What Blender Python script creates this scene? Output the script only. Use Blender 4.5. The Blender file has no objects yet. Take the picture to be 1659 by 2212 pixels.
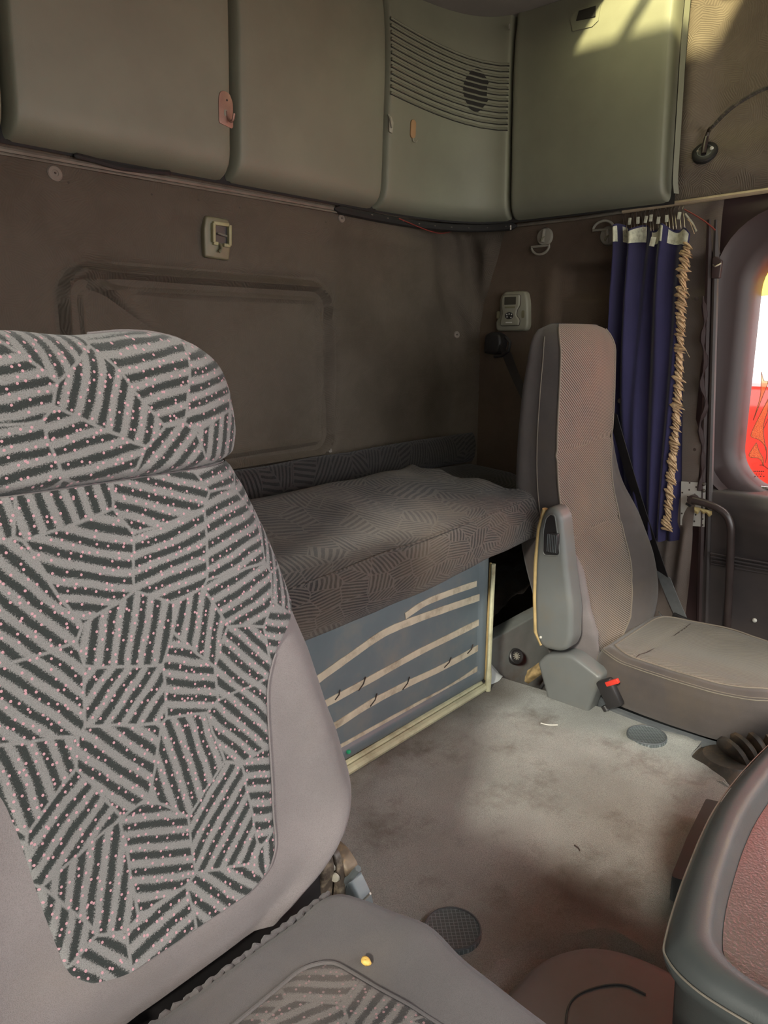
import bpy, bmesh, math, random
from mathutils import Vector, Matrix
from mathutils.bvhtree import BVHTree
random.seed(7)
SC = bpy.context.scene
COL = SC.collection

# ------------------------------------------------------------------ camera
IW, IH, FPX = 1659, 2212, 1620.0
YAW, PITCH = math.radians(41.6), math.atan((IH / 2 - 735) / FPX)
CAM = Vector((0, 0, 1.0))
_d = Vector((math.cos(YAW), math.sin(YAW), 0))
C_R = Vector((_d.y, -_d.x, 0))
C_F = _d * math.cos(PITCH) - Vector((0, 0, 1)) * math.sin(PITCH)
C_U = _d * math.sin(PITCH) + Vector((0, 0, 1)) * math.cos(PITCH)
cam = bpy.data.cameras.new('camera')
cam.sensor_fit = 'VERTICAL'; cam.sensor_height = 36.0
cam.lens = FPX / IH * 36.0
cam.clip_start = 0.02
cam_o = bpy.data.objects.new('camera', cam); COL.objects.link(cam_o)
cam_o.matrix_world = Matrix(((C_R.x, C_U.x, -C_F.x, 0), (C_R.y, C_U.y, -C_F.y, 0), (C_R.z, C_U.z, -C_F.z, 1.0), (0, 0, 0, 1)))
SC.camera = cam_o

# ------------------------------------------------------------------ daylight
w = bpy.data.worlds.new('daylight'); SC.world = w
w.use_nodes = True
bg = w.node_tree.nodes['Background']
bg.inputs[0].default_value = (0.985, 1.0, 0.985, 1)
bg.inputs[1].default_value = 3.7
sun = bpy.data.lights.new('sun', 'SUN'); sun.energy = 11.0; sun.angle = math.radians(5.5); sun.color = (1, .95, .85)
sun_o = bpy.data.objects.new('sun', sun); COL.objects.link(sun_o)
sun_o.location = (0, 0, 6)
sun_o.rotation_euler = Vector((0.82, 0.32, -0.47)).to_track_quat('-Z', 'Y').to_euler()
VS = SC.view_settings
VS.view_transform = 'Standard'; VS.look = 'None'; VS.gamma = 1.0; VS.use_curve_mapping = False
VS.exposure = 0.42

# ------------------------------------------------------------------ measuring helpers (photo pixel -> point on a plane)
def ray(px, py):
    return C_F + C_R * ((px - IW / 2) / FPX) + C_U * ((IH / 2 - py) / FPX)
def onx(px, py, x):
    v = ray(px, py); return CAM + v * ((x - CAM.x) / v.x)
def ony(px, py, y):
    v = ray(px, py); return CAM + v * ((y - CAM.y) / v.y)
def onz(px, py, z):
    v = ray(px, py); return CAM + v * ((z - CAM.z) / v.z)
def proj(p):
    q = Vector(p) - CAM; d = q.dot(C_F)
    return (IW / 2 + FPX * q.dot(C_R) / d, IH / 2 - FPX * q.dot(C_U) / d)
def lerp(a, b, t): return a + (b - a) * t
def smooth(a, b, x):
    t = min(1, max(0, (x - a) / (b - a))); return t * t * (3 - 2 * t)
def tab(xs, ys, x):
    """smooth table lookup"""
    if x <= xs[0]: return ys[0]
    for i in range(len(xs) - 1):
        if x <= xs[i + 1]:
            t = (x - xs[i]) / (xs[i + 1] - xs[i])
            p0 = ys[max(i - 1, 0)]; p1 = ys[i]; p2 = ys[i + 1]; p3 = ys[min(i + 2, len(ys) - 1)]
            return .5 * (2 * p1 + (p2 - p0) * t + (2 * p0 - 5 * p1 + 4 * p2 - p3) * t * t + (3 * p1 - p0 - 3 * p2 + p3) * t ** 3)
    return ys[-1]
def hash1(i):
    return (math.sin(i * 127.1 + 3.7) * 43758.5453) % 1.0
def vnoise(x, y=0.0):
    xi, yi = math.floor(x), math.floor(y); fx, fy = x - xi, y - yi
    fx = fx * fx * (3 - 2 * fx); fy = fy * fy * (3 - 2 * fy)
    h = lambda a, b: hash1(a * 1.0 + b * 57.0)
    return lerp(lerp(h(xi, yi), h(xi + 1, yi), fx), lerp(h(xi, yi + 1), h(xi + 1, yi + 1), fx), fy) * 2 - 1

# ------------------------------------------------------------------ object helpers
ORG = {}
def tag(o, label=None, cat=None, group=None, kind=None):
    if label: o['label'] = label
    if cat: o['category'] = cat
    if group: o['group'] = group
    if kind: o['kind'] = kind
    return o
def thing(name, loc, label, cat, group=None):
    o = bpy.data.objects.new(name, None); COL.objects.link(o)
    o.empty_display_size = .05
    o.location = loc; ORG[o.name] = Vector(loc)
    return tag(o, label, cat, group)
class M:
    """mesh collector in world coordinates"""
    def __init__(s): s.v = []; s.f = []; s.uv = []
    def add(s, vs, fs, uvs=None):
        b = len(s.v)
        s.v += [Vector(p) for p in vs]; s.f += [tuple(i + b for i in f) for f in fs]
        s.uv += list(uvs) if uvs else [(p[0] + .37 * p[1], p[2] + .21 * p[1]) for p in vs]
        return s
    def grid(s, fn, nu, nv, closeu=False, closev=False, uvf=None):
        vs = []; uvs = []
        for j in range(nv + (0 if closev else 1)):
            for i in range(nu + (0 if closeu else 1)):
                u, v = i / nu, j / nv
                p = Vector(fn(u, v)); vs.append(p)
                uvs.append(uvf(u, v, p) if uvf else (p.x + .37 * p.y, p.z + .21 * p.y))
        W_ = nu + (0 if closeu else 1); H_ = nv + (0 if closev else 1)
        fs = []
        for j in range(nv):
            for i in range(nu):
                a = (j % H_) * W_ + i % W_; b = (j % H_) * W_ + (i + 1) % W_
                c = ((j + 1) % H_) * W_ + (i + 1) % W_; d = ((j + 1) % H_) * W_ + i % W_
                fs.append((a, b, c, d))
        return s.add(vs, fs, uvs)
    def tube(s, pts, r, n=8, cap=True, flat=1.0, closed=False):
        pts = [Vector(p) for p in pts]; m = len(pts)
        rs = r if isinstance(r, (list, tuple)) else [r] * m
        t0 = (pts[1] - pts[0]).normalized()
        ref = Vector((0, 0, 1)) if abs(t0.z) < .9 else Vector((1, 0, 0))
        nrm = t0.cross(ref).normalized(); vs = []
        for i in range(m):
            if closed: t = (pts[(i + 1) % m] - pts[i - 1]).normalized()
            else: t = (pts[min(i + 1, m - 1)] - pts[max(i - 1, 0)]).normalized()
            nrm = (nrm - t * nrm.dot(t)).normalized(); b = t.cross(nrm)
            for k in range(n):
                a = 2 * math.pi * k / n
                vs.append(pts[i] + nrm * math.cos(a) * rs[i] + b * math.sin(a) * rs[i] * flat)
        fs = []
        for i in range(m if closed else m - 1):
            for k in range(n):
                i2 = (i + 1) % m
                fs.append((i * n + k, i * n + (k + 1) % n, i2 * n + (k + 1) % n, i2 * n + k))
        if cap and not closed:
            fs.append(tuple(range(n - 1, -1, -1))); fs.append(tuple((m - 1) * n + k for k in range(n)))
        return s.add(vs, fs)
    def prism(s, outline, o, ux, uy, un, depth, bev=0.0, seg=3, twoside=False):
        """outline (2D list) in frame o,ux,uy, extruded along un by depth with rounded front edge"""
        o, ux, uy, un = Vector(o), Vector(ux), Vector(uy), Vector(un)
        n = len(outline)
        cx = sum(p[0] for p in outline) / n; cy = sum(p[1] for p in outline) / n
        def inset(d):
            res = []
            for i in range(n):
                a, b, c = outline[i - 1], outline[i], outline[(i + 1) % n]
                e1 = Vector((b[0] - a[0], b[1] - a[1])); e2 = Vector((c[0] - b[0], c[1] - b[1]))
                if e1.length < 1e-9: e1 = e2
                if e2.length < 1e-9: e2 = e1
                n1 = Vector((-e1.y, e1.x)).normalized(); n2 = Vector((-e2.y, e2.x)).normalized()
                m = (n1 + n2)
                m = m.normalized() / max(.45, m.normalized().dot(n1)) if m.length > 1e-6 else n1
                res.append((b[0] + m.x * d * SG, b[1] + m.y * d * SG))
            return res
        area = sum(outline[i - 1][0] * outline[i][1] - outline[i][0] * outline[i - 1][1] for i in range(n))
        SG = 1 if area > 0 else -1
        rings = []
        if twoside and bev:
            for k in range(seg):
                a = k / seg * math.pi / 2; rings.append((bev * (1 - math.sin(a)), bev * (1 - math.cos(a))))
        else: rings.append((0, 0))
        if bev:
            for k in range(seg + 1):
                a = k / seg * math.pi / 2; rings.append((bev * (1 - math.cos(a)), depth - bev + bev * math.sin(a)))
        else: rings.append((0, depth))
        vs = []
        for (d, h_) in rings:
            for p in inset(d): vs.append(o + ux * p[0] + uy * p[1] + un * h_)
        fs = []
        for j in range(len(rings) - 1):
            for i in range(n):
                fs.append((j * n + i, j * n + (i + 1) % n, (j + 1) * n + (i + 1) % n, (j + 1) * n + i))
        fs.append(tuple(reversed(range(n)))); fs.append(tuple((len(rings) - 1) * n + i for i in range(n)))
        return s.add(vs, fs)
    def box(s, c, size, bev=.0, R=None, seg=2):
        bm = bmesh.new(); bmesh.ops.create_cube(bm, size=1)
        for v in bm.verts: v.co = Vector((v.co.x * size[0], v.co.y * size[1], v.co.z * size[2]))
        if bev: bmesh.ops.bevel(bm, geom=bm.edges[:], offset=bev, segments=seg, profile=.5, affect='EDGES')
        bm.verts.ensure_lookup_table()
        R = R or Matrix.Identity(3)
        vs = [Vector(c) + R @ v.co for v in bm.verts]
        fs = [tuple(v.index for v in f.verts) for f in bm.faces]
        bm.free(); return s.add(vs, fs)
    def lathe(s, prof, o, axis, n=20, squash=(1, 1), ref=None):
        """prof: list of (radius, height) along axis"""
        o, ax = Vector(o), Vector(axis).normalized()
        rf = Vector(ref) if ref else (Vector((0, 0, 1)) if abs(ax.z) < .9 else Vector((1, 0, 0)))
        u = (rf - ax * rf.dot(ax)).normalized(); v = ax.cross(u)
        vs = []; fs = []
        for (r, h_) in prof:
            for k in range(n):
                a = 2 * math.pi * k / n
                vs.append(o + ax * h_ + u * (r * math.cos(a) * squash[0]) + v * (r * math.sin(a) * squash[1]))
        for j in range(len(prof) - 1):
            for k in range(n):
                fs.append((j * n + k, j * n + (k + 1) % n, (j + 1) * n + (k + 1) % n, (j + 1) * n + k))
        if prof[0][0] > 1e-5: fs.append(tuple(reversed(range(n))))
        if prof[-1][0] > 1e-5: fs.append(tuple((len(prof) - 1) * n + k for k in range(n)))
        return s.add(vs, fs)
    def strip(s, pts, width_dirs, th=.0012):
        """flat webbing: centre points, half-width vectors"""
        n = len(pts); vs = []; fs = []
        for i in range(n):
            p = Vector(pts[i]); wv = Vector(width_dirs[i] if isinstance(width_dirs, list) else width_dirs)
            t = (Vector(pts[min(i + 1, n - 1)]) - Vector(pts[max(i - 1, 0)])).normalized()
            nn = t.cross(wv).normalized() * th
            vs += [p - wv - nn, p + wv - nn, p + wv + nn, p - wv + nn]
        for i in range(n - 1):
            a = i * 4
            for k in range(4): fs.append((a + k, a + (k + 1) % 4, a + 4 + (k + 1) % 4, a + 4 + k))
        fs += [(3, 2, 1, 0), (n * 4 - 4, n * 4 - 3, n * 4 - 2, n * 4 - 1)]
        return s.add(vs, fs)
    def build(s, name, mat, parent=None, smooth_angle=40, recalc=True):
        base = ORG[parent.name] if parent is not None else None
        if base is None:
            n = len(s.v)
            base = Vector((sum(p.x for p in s.v) / n, sum(p.y for p in s.v) / n, min(p.z for p in s.v)))
        me = bpy.data.meshes.new(name)
        me.from_pydata([p - base for p in s.v], [], s.f)
        if recalc:
            bm = bmesh.new(); bm.from_mesh(me); bmesh.ops.recalc_face_normals(bm, faces=bm.faces); bm.to_mesh(me); bm.free()
        uvl = me.uv_layers.new(name='UVMap')
        for l in me.loops: uvl.data[l.index].uv = s.uv[l.vertex_index]
        me.shade_smooth() if hasattr(me, 'shade_smooth') else None
        for p in me.polygons: p.use_smooth = True
        me.set_sharp_from_angle(angle=math.radians(smooth_angle))
        me.materials.append(mat)
        o = bpy.data.objects.new(name, me); COL.objects.link(o)
        if parent is not None:
            o.parent = parent; ORG[o.name] = ORG[parent.name]
        else:
            o.location = base; ORG[o.name] = base
        return o
def struct(o): o['kind'] = 'structure'; return o
def share(name, src, parent, mw):
    """linked-mesh copy of a part, placed by matrix relative to the parent's origin"""
    o = bpy.data.objects.new(name, src.data); COL.objects.link(o); o.parent = parent
    o.matrix_local = mw; ORG[o.name] = ORG[parent.name]
    return o
def rrect(w, h, r, n=5):
    pts = []
    for (cx, cy, a0) in ((w / 2 - r, h / 2 - r, 0), (-w / 2 + r, h / 2 - r, 90), (-w / 2 + r, -h / 2 + r, 180), (w / 2 - r, -h / 2 + r, 270)):
        for k in range(n + 1):
            a = math.radians(a0 + 90 * k / n); pts.append((cx + r * math.cos(a), cy + r * math.sin(a)))
    return pts
def ellipse(a, b, n=28): return [(a * math.cos(2 * math.pi * k / n), b * math.sin(2 * math.pi * k / n)) for k in range(n)]
def round_poly(pts, r, n=4):
    """round the corners of a 2D polygon"""
    out = []; m = len(pts)
    for i in range(m):
        a, b, c = Vector(pts[i - 1]), Vector(pts[i]), Vector(pts[(i + 1) % m])
        d1 = (a - b); d2 = (c - b); rr = min(r, d1.length * .45, d2.length * .45)
        p1 = b + d1.normalized() * rr; p2 = b + d2.normalized() * rr
        for k in range(n + 1):
            t = k / n; out.append(tuple(p1 * (1 - t) ** 2 + b * 2 * t * (1 - t) + p2 * t * t))
    return out
def spline(pts, n=8):
    pts = [Vector(p) for p in pts]; out = []
    for i in range(len(pts) - 1):
        p0 = pts[max(i - 1, 0)]; p1 = pts[i]; p2 = pts[i + 1]; p3 = pts[min(i + 2, len(pts) - 1)]
        for k in range(n):
            t = k / n
            out.append(.5 * (2 * p1 + (p2 - p0) * t + (2 * p0 - 5 * p1 + 4 * p2 - p3) * t * t + (3 * p1 - p0 - 3 * p2 + p3) * t ** 3))
    out.append(pts[-1]); return out
def bvh_of(o):
    mw = ORG[o.name]
    return BVHTree.FromPolygons([v.co + mw for v in o.data.vertices], [tuple(p.vertices) for p in o.data.polygons])
def hit(b, px, py):
    r = b.ray_cast(CAM, ray(px, py)); return r[0], r[1]

# ------------------------------------------------------------------ materials
class NT:
    def __init__(s, name):
        s.m = bpy.data.materials.new(name); s.m.use_nodes = True
        s.t = s.m.node_tree; s.b = s.t.nodes['Principled BSDF']; s.out = s.t.nodes['Material Output']
    def n(s, ty, **kw):
        nd = s.t.nodes.new(ty)
        for k, v in kw.items():
            if isinstance(k, str) and k.startswith('i_'):
                nd.inputs[k[2:].replace('_', ' ')].default_value = v
            else: setattr(nd, k, v)
        return nd
    def l(s, a, b): s.t.links.new(a, b)
    def math(s, op, a, b=None, c=None, clamp=False):
        nd = s.t.nodes.new('ShaderNodeMath'); nd.operation = op; nd.use_clamp = clamp
        for i, x in enumerate((a, b, c)):
            if x is None: continue
            if isinstance(x, (int, float)): nd.inputs[i].default_value = x
            else: s.l(x, nd.inputs[i])
        return nd.outputs[0]
    def mix(s, fac, a, b):
        nd = s.t.nodes.new('ShaderNodeMix'); nd.data_type = 'RGBA'
        for i, x in ((0, fac), (6, a), (7, b)):
            if isinstance(x, (int, float)): nd.inputs[i].default_value = x
            elif isinstance(x, tuple): nd.inputs[i].default_value = (x + (1,))[:4]
            else: s.l(x, nd.inputs[i])
        return nd.outputs[2]
    def ramp(s, fac, lo, hi):
        nd = s.t.nodes.new('ShaderNodeMapRange'); nd.inputs[1].default_value = lo; nd.inputs[2].default_value = hi
        nd.clamp = True; s.l(fac, nd.inputs[0]); return nd.outputs[0]
    def uv(s): return s.n('ShaderNodeUVMap').outputs[0]
    def gen(s): return s.n('ShaderNodeNewGeometry').outputs['Position']
    def noise(s, vec, scale, detail=3, rough=.55):
        nd = s.n('ShaderNodeTexNoise'); nd.inputs['Scale'].default_value = scale
        nd.inputs['Detail'].default_value = detail; nd.inputs['Roughness'].default_value = rough
        s.l(vec, nd.inputs['Vector']); return nd.outputs[0]
    def bump(s, h, strength, dist, prev=None):
        nd = s.n('ShaderNodeBump'); nd.inputs['Strength'].default_value = strength; nd.inputs['Distance'].default_value = dist
        s.l(h, nd.inputs['Height'])
        if prev is not None: s.l(prev, nd.inputs['Normal'])
        return nd.outputs[0]
    def fin(s, col, rough=.6, nrm=None, metal=0, sheen=0, spec=.5):
        if isinstance(col, tuple): s.b.inputs['Base Color'].default_value = (col + (1,))[:4]
        else: s.l(col, s.b.inputs['Base Color'])
        if isinstance(rough, (int, float)): s.b.inputs['Roughness'].default_value = rough
        else: s.l(rough, s.b.inputs['Roughness'])
        s.b.inputs['Metallic'].default_value = metal
        s.b.inputs['Specular IOR Level'].default_value = spec
        if sheen: s.b.inputs['Sheen Weight'].default_value = sheen
        if nrm is not None: s.l(nrm, s.b.inputs['Normal'])
        return s.m
def sc(c, f): return tuple(min(1, x * f) for x in c[:3])
def plain(name, col, rough=.5, var=.12, vscale=14, grain=900, gs=.12, metal=0, dirt=None, dscale=6, damt=.5, spec=.5):
    """moulded plastic, metal or cloth with fine grain, uneven tone and worn dirt"""
    t = NT(name); g = t.gen()
    n1 = t.noise(g, vscale, 4)
    c = t.mix(t.ramp(n1, .3, .7), sc(col, 1 - var), sc(col, 1 + var))
    if dirt:
        n2 = t.ramp(t.noise(g, dscale, 6, .65), .5, .72)
        c = t.mix(t.math('MULTIPLY', n2, damt), c, dirt)
    nb = t.bump(t.noise(g, grain, 2), gs, .001)
    return t.fin(c, rough, nb, metal, spec=spec)
def hatch_field(t, vec, cell, pitch, rnd=.85, steps=6):
    """patches of parallel stripes, each patch with a direction of its own -> (stripe wave -1..1, patch id, edge distance)"""
    v = t.n('ShaderNodeTexVoronoi'); v.voronoi_dimensions = '2D'; v.inputs['Scale'].default_value = 1 / cell; v.inputs['Randomness'].default_value = rnd
    t.l(vec, v.inputs['Vector'])
    e = t.n('ShaderNodeTexVoronoi'); e.voronoi_dimensions = '2D'; e.feature = 'DISTANCE_TO_EDGE'; e.inputs['Scale'].default_value = 1 / cell; e.inputs['Randomness'].default_value = rnd
    t.l(vec, e.inputs['Vector'])
    sp = t.n('ShaderNodeSeparateColor'); t.l(v.outputs['Color'], sp.inputs[0])
    ang = t.math('MULTIPLY', t.math('FLOOR', t.math('MULTIPLY', sp.outputs[0], steps)), math.pi / steps)
    ang = t.math('ADD', ang, .17)
    xy = t.n('ShaderNodeSeparateXYZ'); t.l(vec, xy.inputs[0])
    d = t.math('ADD', t.math('MULTIPLY', xy.outputs[0], t.math('COSINE', ang)), t.math('MULTIPLY', xy.outputs[1], t.math('SINE', ang)))
    wv = t.math('SINE', t.math('MULTIPLY_ADD', d, 2 * math.pi / pitch, t.math('MULTIPLY', sp.outputs[1], 6.28)))
    return wv, sp.outputs[2], e.outputs[0]
def warped(t, vec, scale, amt):
    nz = t.n('ShaderNodeTexNoise'); nz.inputs['Scale'].default_value = scale; nz.inputs['Detail'].default_value = 2
    t.l(vec, nz.inputs['Vector'])
    s1 = t.n('ShaderNodeVectorMath'); s1.operation = 'SUBTRACT'; t.l(nz.outputs[1], s1.inputs[0]); s1.inputs[1].default_value = (.5, .5, .5)
    s2 = t.n('ShaderNodeVectorMath'); s2.operation = 'SCALE'; t.l(s1.outputs[0], s2.inputs[0]); s2.inputs['Scale'].default_value = amt
    s3 = t.n('ShaderNodeVectorMath'); s3.operation = 'ADD'; t.l(vec, s3.inputs[0]); t.l(s2.outputs[0], s3.inputs[1])
    return s3.outputs[0]
def seat_fabric(name, light, dark, dots, cell=.076, pitch=.0155, dot_amt=1.0, dirt=None, damt=.4, thr=-.05, ragamp=5.6):
    t = NT(name); uv = t.uv(); g = t.gen()
    wv, idn, ed = hatch_field(t, warped(t, uv, 14, .012), cell, pitch)
    rag = t.noise(uv, 600, 4, .9)
    val = t.math('ADD', wv, t.math('MULTIPLY', t.math('SUBTRACT', rag, .5), ragamp))
    st = t.ramp(val, thr, thr + .18)
    st = t.math('MULTIPLY', st, t.ramp(t.math('ADD', ed, t.math('MULTIPLY', t.math('SUBTRACT', rag, .5), .06)), .012, .03))
    base = t.mix(t.ramp(t.noise(g, 7, 3), .3, .7), sc(light, .9), sc(light, 1.08))
    base = t.mix(t.math('MULTIPLY', t.ramp(t.noise(uv, 900, 2), .38, .66), .55), base, sc(light, .5))
    c = t.mix(st, base, dark)
    dv = t.n('ShaderNodeTexVoronoi'); dv.voronoi_dimensions = '2D'; dv.inputs['Scale'].default_value = 112; t.l(uv, dv.inputs['Vector'])
    sp = t.n('ShaderNodeSeparateColor'); t.l(dv.outputs['Color'], sp.inputs[0])
    dm = t.math('MULTIPLY', t.math('LESS_THAN', dv.outputs['Distance'], .145), t.math('GREATER_THAN', sp.outputs[0], .22))
    c = t.mix(t.math('MULTIPLY', dm, dot_amt), c, dots)
    if dirt:
        c = t.mix(t.math('MULTIPLY', t.ramp(t.noise(g, 5, 5, .6), .42, .7), damt), c, dirt)
    wb = t.n('ShaderNodeTexNoise'); wb.inputs['Scale'].default_value = 1100; t.l(uv, wb.inputs['Vector'])
    nb = t.bump(wb.outputs[0], .7, .0016)
    nb = t.bump(t.math('SUBTRACT', 1, st), .25, .0015, nb)
    return t.fin(c, .9, nb, spec=.2, sheen=.15)
def velour(name, col, grain=1400, var=.12, dirt=None, damt=.4, gs=.5, speck=.35, vscale=9):
    t = NT(name); g = t.gen()
    c = t.mix(t.ramp(t.noise(g, vscale, 4), .3, .7), sc(col, 1 - var), sc(col, 1 + var))
    f = t.noise(g, grain, 2)
    c = t.mix(t.math('MULTIPLY', t.ramp(f, .45, .62), speck), c, sc(col, .45))
    if dirt: c = t.mix(t.math('MULTIPLY', t.ramp(t.noise(g, 5, 6, .65), .48, .7), damt), c, dirt)
    return t.fin(c, .92, t.bump(f, gs, .0012), spec=.15, sheen=.2)
def twill(name, a, b, pitch=.0064, ang=.9, dirt=None):
    t = NT(name); uv = t.uv(); g = t.gen()
    xy = t.n('ShaderNodeSeparateXYZ'); t.l(uv, xy.inputs[0])
    d = t.math('ADD', t.math('MULTIPLY', xy.outputs[0], math.cos(ang)), t.math('MULTIPLY', xy.outputs[1], math.sin(ang)))
    d2 = t.math('ADD', t.math('MULTIPLY', xy.outputs[0], -math.sin(ang)), t.math('MULTIPLY', xy.outputs[1], math.cos(ang)))
    wv = t.math('SINE', t.math('MULTIPLY', d, 2 * math.pi / pitch))
    w2 = t.math('SINE', t.math('MULTIPLY', d2, 2 * math.pi / (pitch * .7)))
    wv = t.math('ADD', wv, t.math('MULTIPLY', w2, .15))
    st = t.ramp(wv, -.35, .45)
    c = t.mix(st, a, b)
    c = t.mix(t.ramp(t.noise(g, 6, 4), .3, .75), c, t.mix(.35, c, dirt or a))
    return t.fin(c, .9, t.bump(st, .5, .0015), spec=.15, sheen=.15)
def headliner(name, col, dirt, cell=.05, pitch=.0055, bs=.35, damt=.55):
    t = NT(name); uv = t.uv(); g = t.gen()
    wv, idn, ed = hatch_field(t, warped(t, uv, 20, .02), cell, pitch, 1, 9)
    c = t.mix(t.ramp(t.noise(g, 2.6, 5, .6), .32, .7), sc(col, .86), sc(col, 1.1))
    c = t.mix(t.math('MULTIPLY', t.ramp(t.noise(g, 3.4, 6, .65), .45, .68), damt), c, dirt)
    c = t.mix(t.math('MULTIPLY', t.ramp(wv, .2, 1), .13), c, sc(col, .5))
    nb = t.bump(wv, bs, .0008); nb = t.bump(t.noise(g, 1300, 2), .2, .0006, nb)
    return t.fin(c, .85, nb, spec=.25)
def carpet(name, col, dirt):
    t = NT(name); g = t.gen()
    c = t.mix(t.ramp(t.noise(g, 4, 5, .6), .3, .7), sc(col, .82), sc(col, 1.14))
    f = t.noise(g, 520, 2, .7); f2 = t.noise(g, 1100, 1)
    c = t.mix(t.math('MULTIPLY', t.ramp(f, .42, .66), .55), c, sc(col, .42))
    c = t.mix(t.math('MULTIPLY', t.ramp(f2, .62, .72), .5), c, sc(col, 1.9))
    c = t.mix(t.math('MULTIPLY', t.ramp(t.noise(g, 7, 6, .7), .52, .72), .55), c, dirt)
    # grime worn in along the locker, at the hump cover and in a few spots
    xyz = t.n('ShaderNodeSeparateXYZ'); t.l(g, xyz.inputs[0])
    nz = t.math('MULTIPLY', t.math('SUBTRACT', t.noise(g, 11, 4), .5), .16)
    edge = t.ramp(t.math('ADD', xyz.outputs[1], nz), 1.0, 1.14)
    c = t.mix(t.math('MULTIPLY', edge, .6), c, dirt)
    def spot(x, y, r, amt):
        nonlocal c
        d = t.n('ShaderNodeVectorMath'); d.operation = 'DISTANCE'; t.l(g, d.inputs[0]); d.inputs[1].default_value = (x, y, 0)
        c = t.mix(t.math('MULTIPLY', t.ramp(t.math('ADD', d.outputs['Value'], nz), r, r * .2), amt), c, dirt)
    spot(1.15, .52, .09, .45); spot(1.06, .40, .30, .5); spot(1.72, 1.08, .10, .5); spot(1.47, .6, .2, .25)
    return t.fin(c, .95, t.bump(f, .9, .003), spec=.1)
def clear_glass(name, tint=(1, 1, 1), rough=.0, refl=.05, gcol=(1, 1, 1)):
    t = NT(name); t.t.nodes.remove(t.b)
    tr = t.n('ShaderNodeBsdfTransparent'); tr.inputs[0].default_value = tint + (1,)
    gl = t.n('ShaderNodeBsdfGlossy' if rough < .9 else 'ShaderNodeBsdfDiffuse'); gl.inputs['Roughness'].default_value = rough; gl.inputs[0].default_value = gcol + (1,)
    mx = t.n('ShaderNodeMixShader'); mx.inputs[0].default_value = refl; t.l(tr.outputs[0], mx.inputs[1]); t.l(gl.outputs[0], mx.inputs[2])
    t.l(mx.outputs[0], t.out.inputs[0]); return t.m

GREY_CAB = (.188, .187, .142)
MT = {}
MT['cab'] = plain('cabinet_vinyl', GREY_CAB, .55, .07, 5, 700, .18, dirt=(.12, .105, .078), dscale=3, damt=.3)
MT['gap'] = plain('dark_gap', (.012, .010, .010), .8)
MT['wall'] = headliner('rear_headliner', (.098, .078, .061), (.052, .040, .029))
MT['side'] = headliner('side_headliner', (.118, .085, .062), (.062, .042, .032), bs=.2)
MT['upper'] = headliner('upper_headliner', (.165, .132, .105), (.10, .075, .060), bs=.5)
MT['pillar'] = headliner('pillar_vinyl', (.175, .140, .122), (.115, .09, .075), bs=.12)
MT['ceil'] = velour('ceiling_felt', (.16, .135, .12), 900)
MT['carpet'] = carpet('floor_carpet', (.43, .432, .405), (.10, .075, .055))
MT['rail'] = plain('aluminium_rail', (.20, .18, .15), .45, .15, 30, metal=.3, dirt=(.1, .07, .05), damt=.6)
MT['tan_rail'] = plain('tan_rail', (.42, .33, .23), .4, .1, 30, metal=.2, dirt=(.16, .1, .07), damt=.5)
MT['cream'] = plain('cream_paint', (.52, .50, .33), .5, .12, 30, dirt=(.2, .15, .09), dscale=12, damt=.7)
MT['locker'] = plain('locker_plastic', (.125, .150, .165), .38, .10, 8, 600, .06, dirt=(.22, .19, .15), dscale=8, damt=.5)
MT['tape'] = plain('masking_tape', (.52, .45, .34), .7, .12, 30, dirt=(.16, .11, .07), dscale=14, damt=.85)
MT['black'] = plain('black_plastic', (.022, .020, .021), .4, .2, 20)
MT['blackpaint'] = plain('black_paint', (.045, .032, .030), .3, .2, 20, grain=200, gs=.05)
MT['rubber'] = plain('grey_rubber', (.10, .11, .118), .6, .12, 12, dirt=(.2, .18, .15), damt=.4)
MT['greyplas'] = plain('grey_plastic', (.140, .146, .142), .42, .07, 10, 800, .1, dirt=(.17, .145, .105), dscale=9, damt=.4)
MT['darkplas'] = plain('dark_grey_plastic', (.085, .095, .10), .4, .1, 12, 800, .1)
MT['doorplas'] = plain('door_plastic', (.060, .050, .050), .45, .12, 6, 900, .1, dirt=(.085, .065, .055), damt=.4)
MT['doorframe'] = plain('door_frame_vinyl', (.046, .027, .027), .5, .1, 6, 900, .12, dirt=(.040, .026, .025), damt=.4)
MT['nearpat'] = seat_fabric('seat_pattern_fabric', (.225, .219, .214), (.024, .028, .027), (.46, .25, .28))
MT['nearcush'] = seat_fabric('seat_cushion_pattern', (.155, .143, .137), (.022, .022, .023), (.30, .17, .18), dot_amt=.8, dirt=(.25, .2, .17))
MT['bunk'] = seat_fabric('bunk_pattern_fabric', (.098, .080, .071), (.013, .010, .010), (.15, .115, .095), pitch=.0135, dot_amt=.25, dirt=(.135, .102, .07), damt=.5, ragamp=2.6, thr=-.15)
MT['bunkshade'] = seat_fabric('shaded_bunk_fabric', (.045, .037, .036), (.012, .010, .010), (.06, .05, .045), pitch=.0135, dot_amt=.2, ragamp=2.6)  # darker copy of the bunk fabric, shade put into the colour
MT['velour'] = velour('grey_velour', (.188, .166, .165), 1300, dirt=(.175, .148, .13), damt=.4)
MT['cushvel'] = velour('cushion_velour', (.108, .098, .100), 1500, dirt=(.135, .114, .10), damt=.5)
MT['farvel'] = velour('far_seat_velour', (.092, .078, .073), 1400, dirt=(.12, .094, .068), damt=.5, speck=.2)
MT['fartwill'] = twill('far_seat_twill', (.055, .043, .037), (.25, .21, .18), dirt=(.30, .20, .13))
MT['farcush'] = twill('far_cushion_twill', (.075, .066, .056), (.23, .205, .175), .0045, .5, dirt=(.22, .18, .13))
MT['piping'] = plain('seam_thread', (.20, .165, .13), .8)
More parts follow.
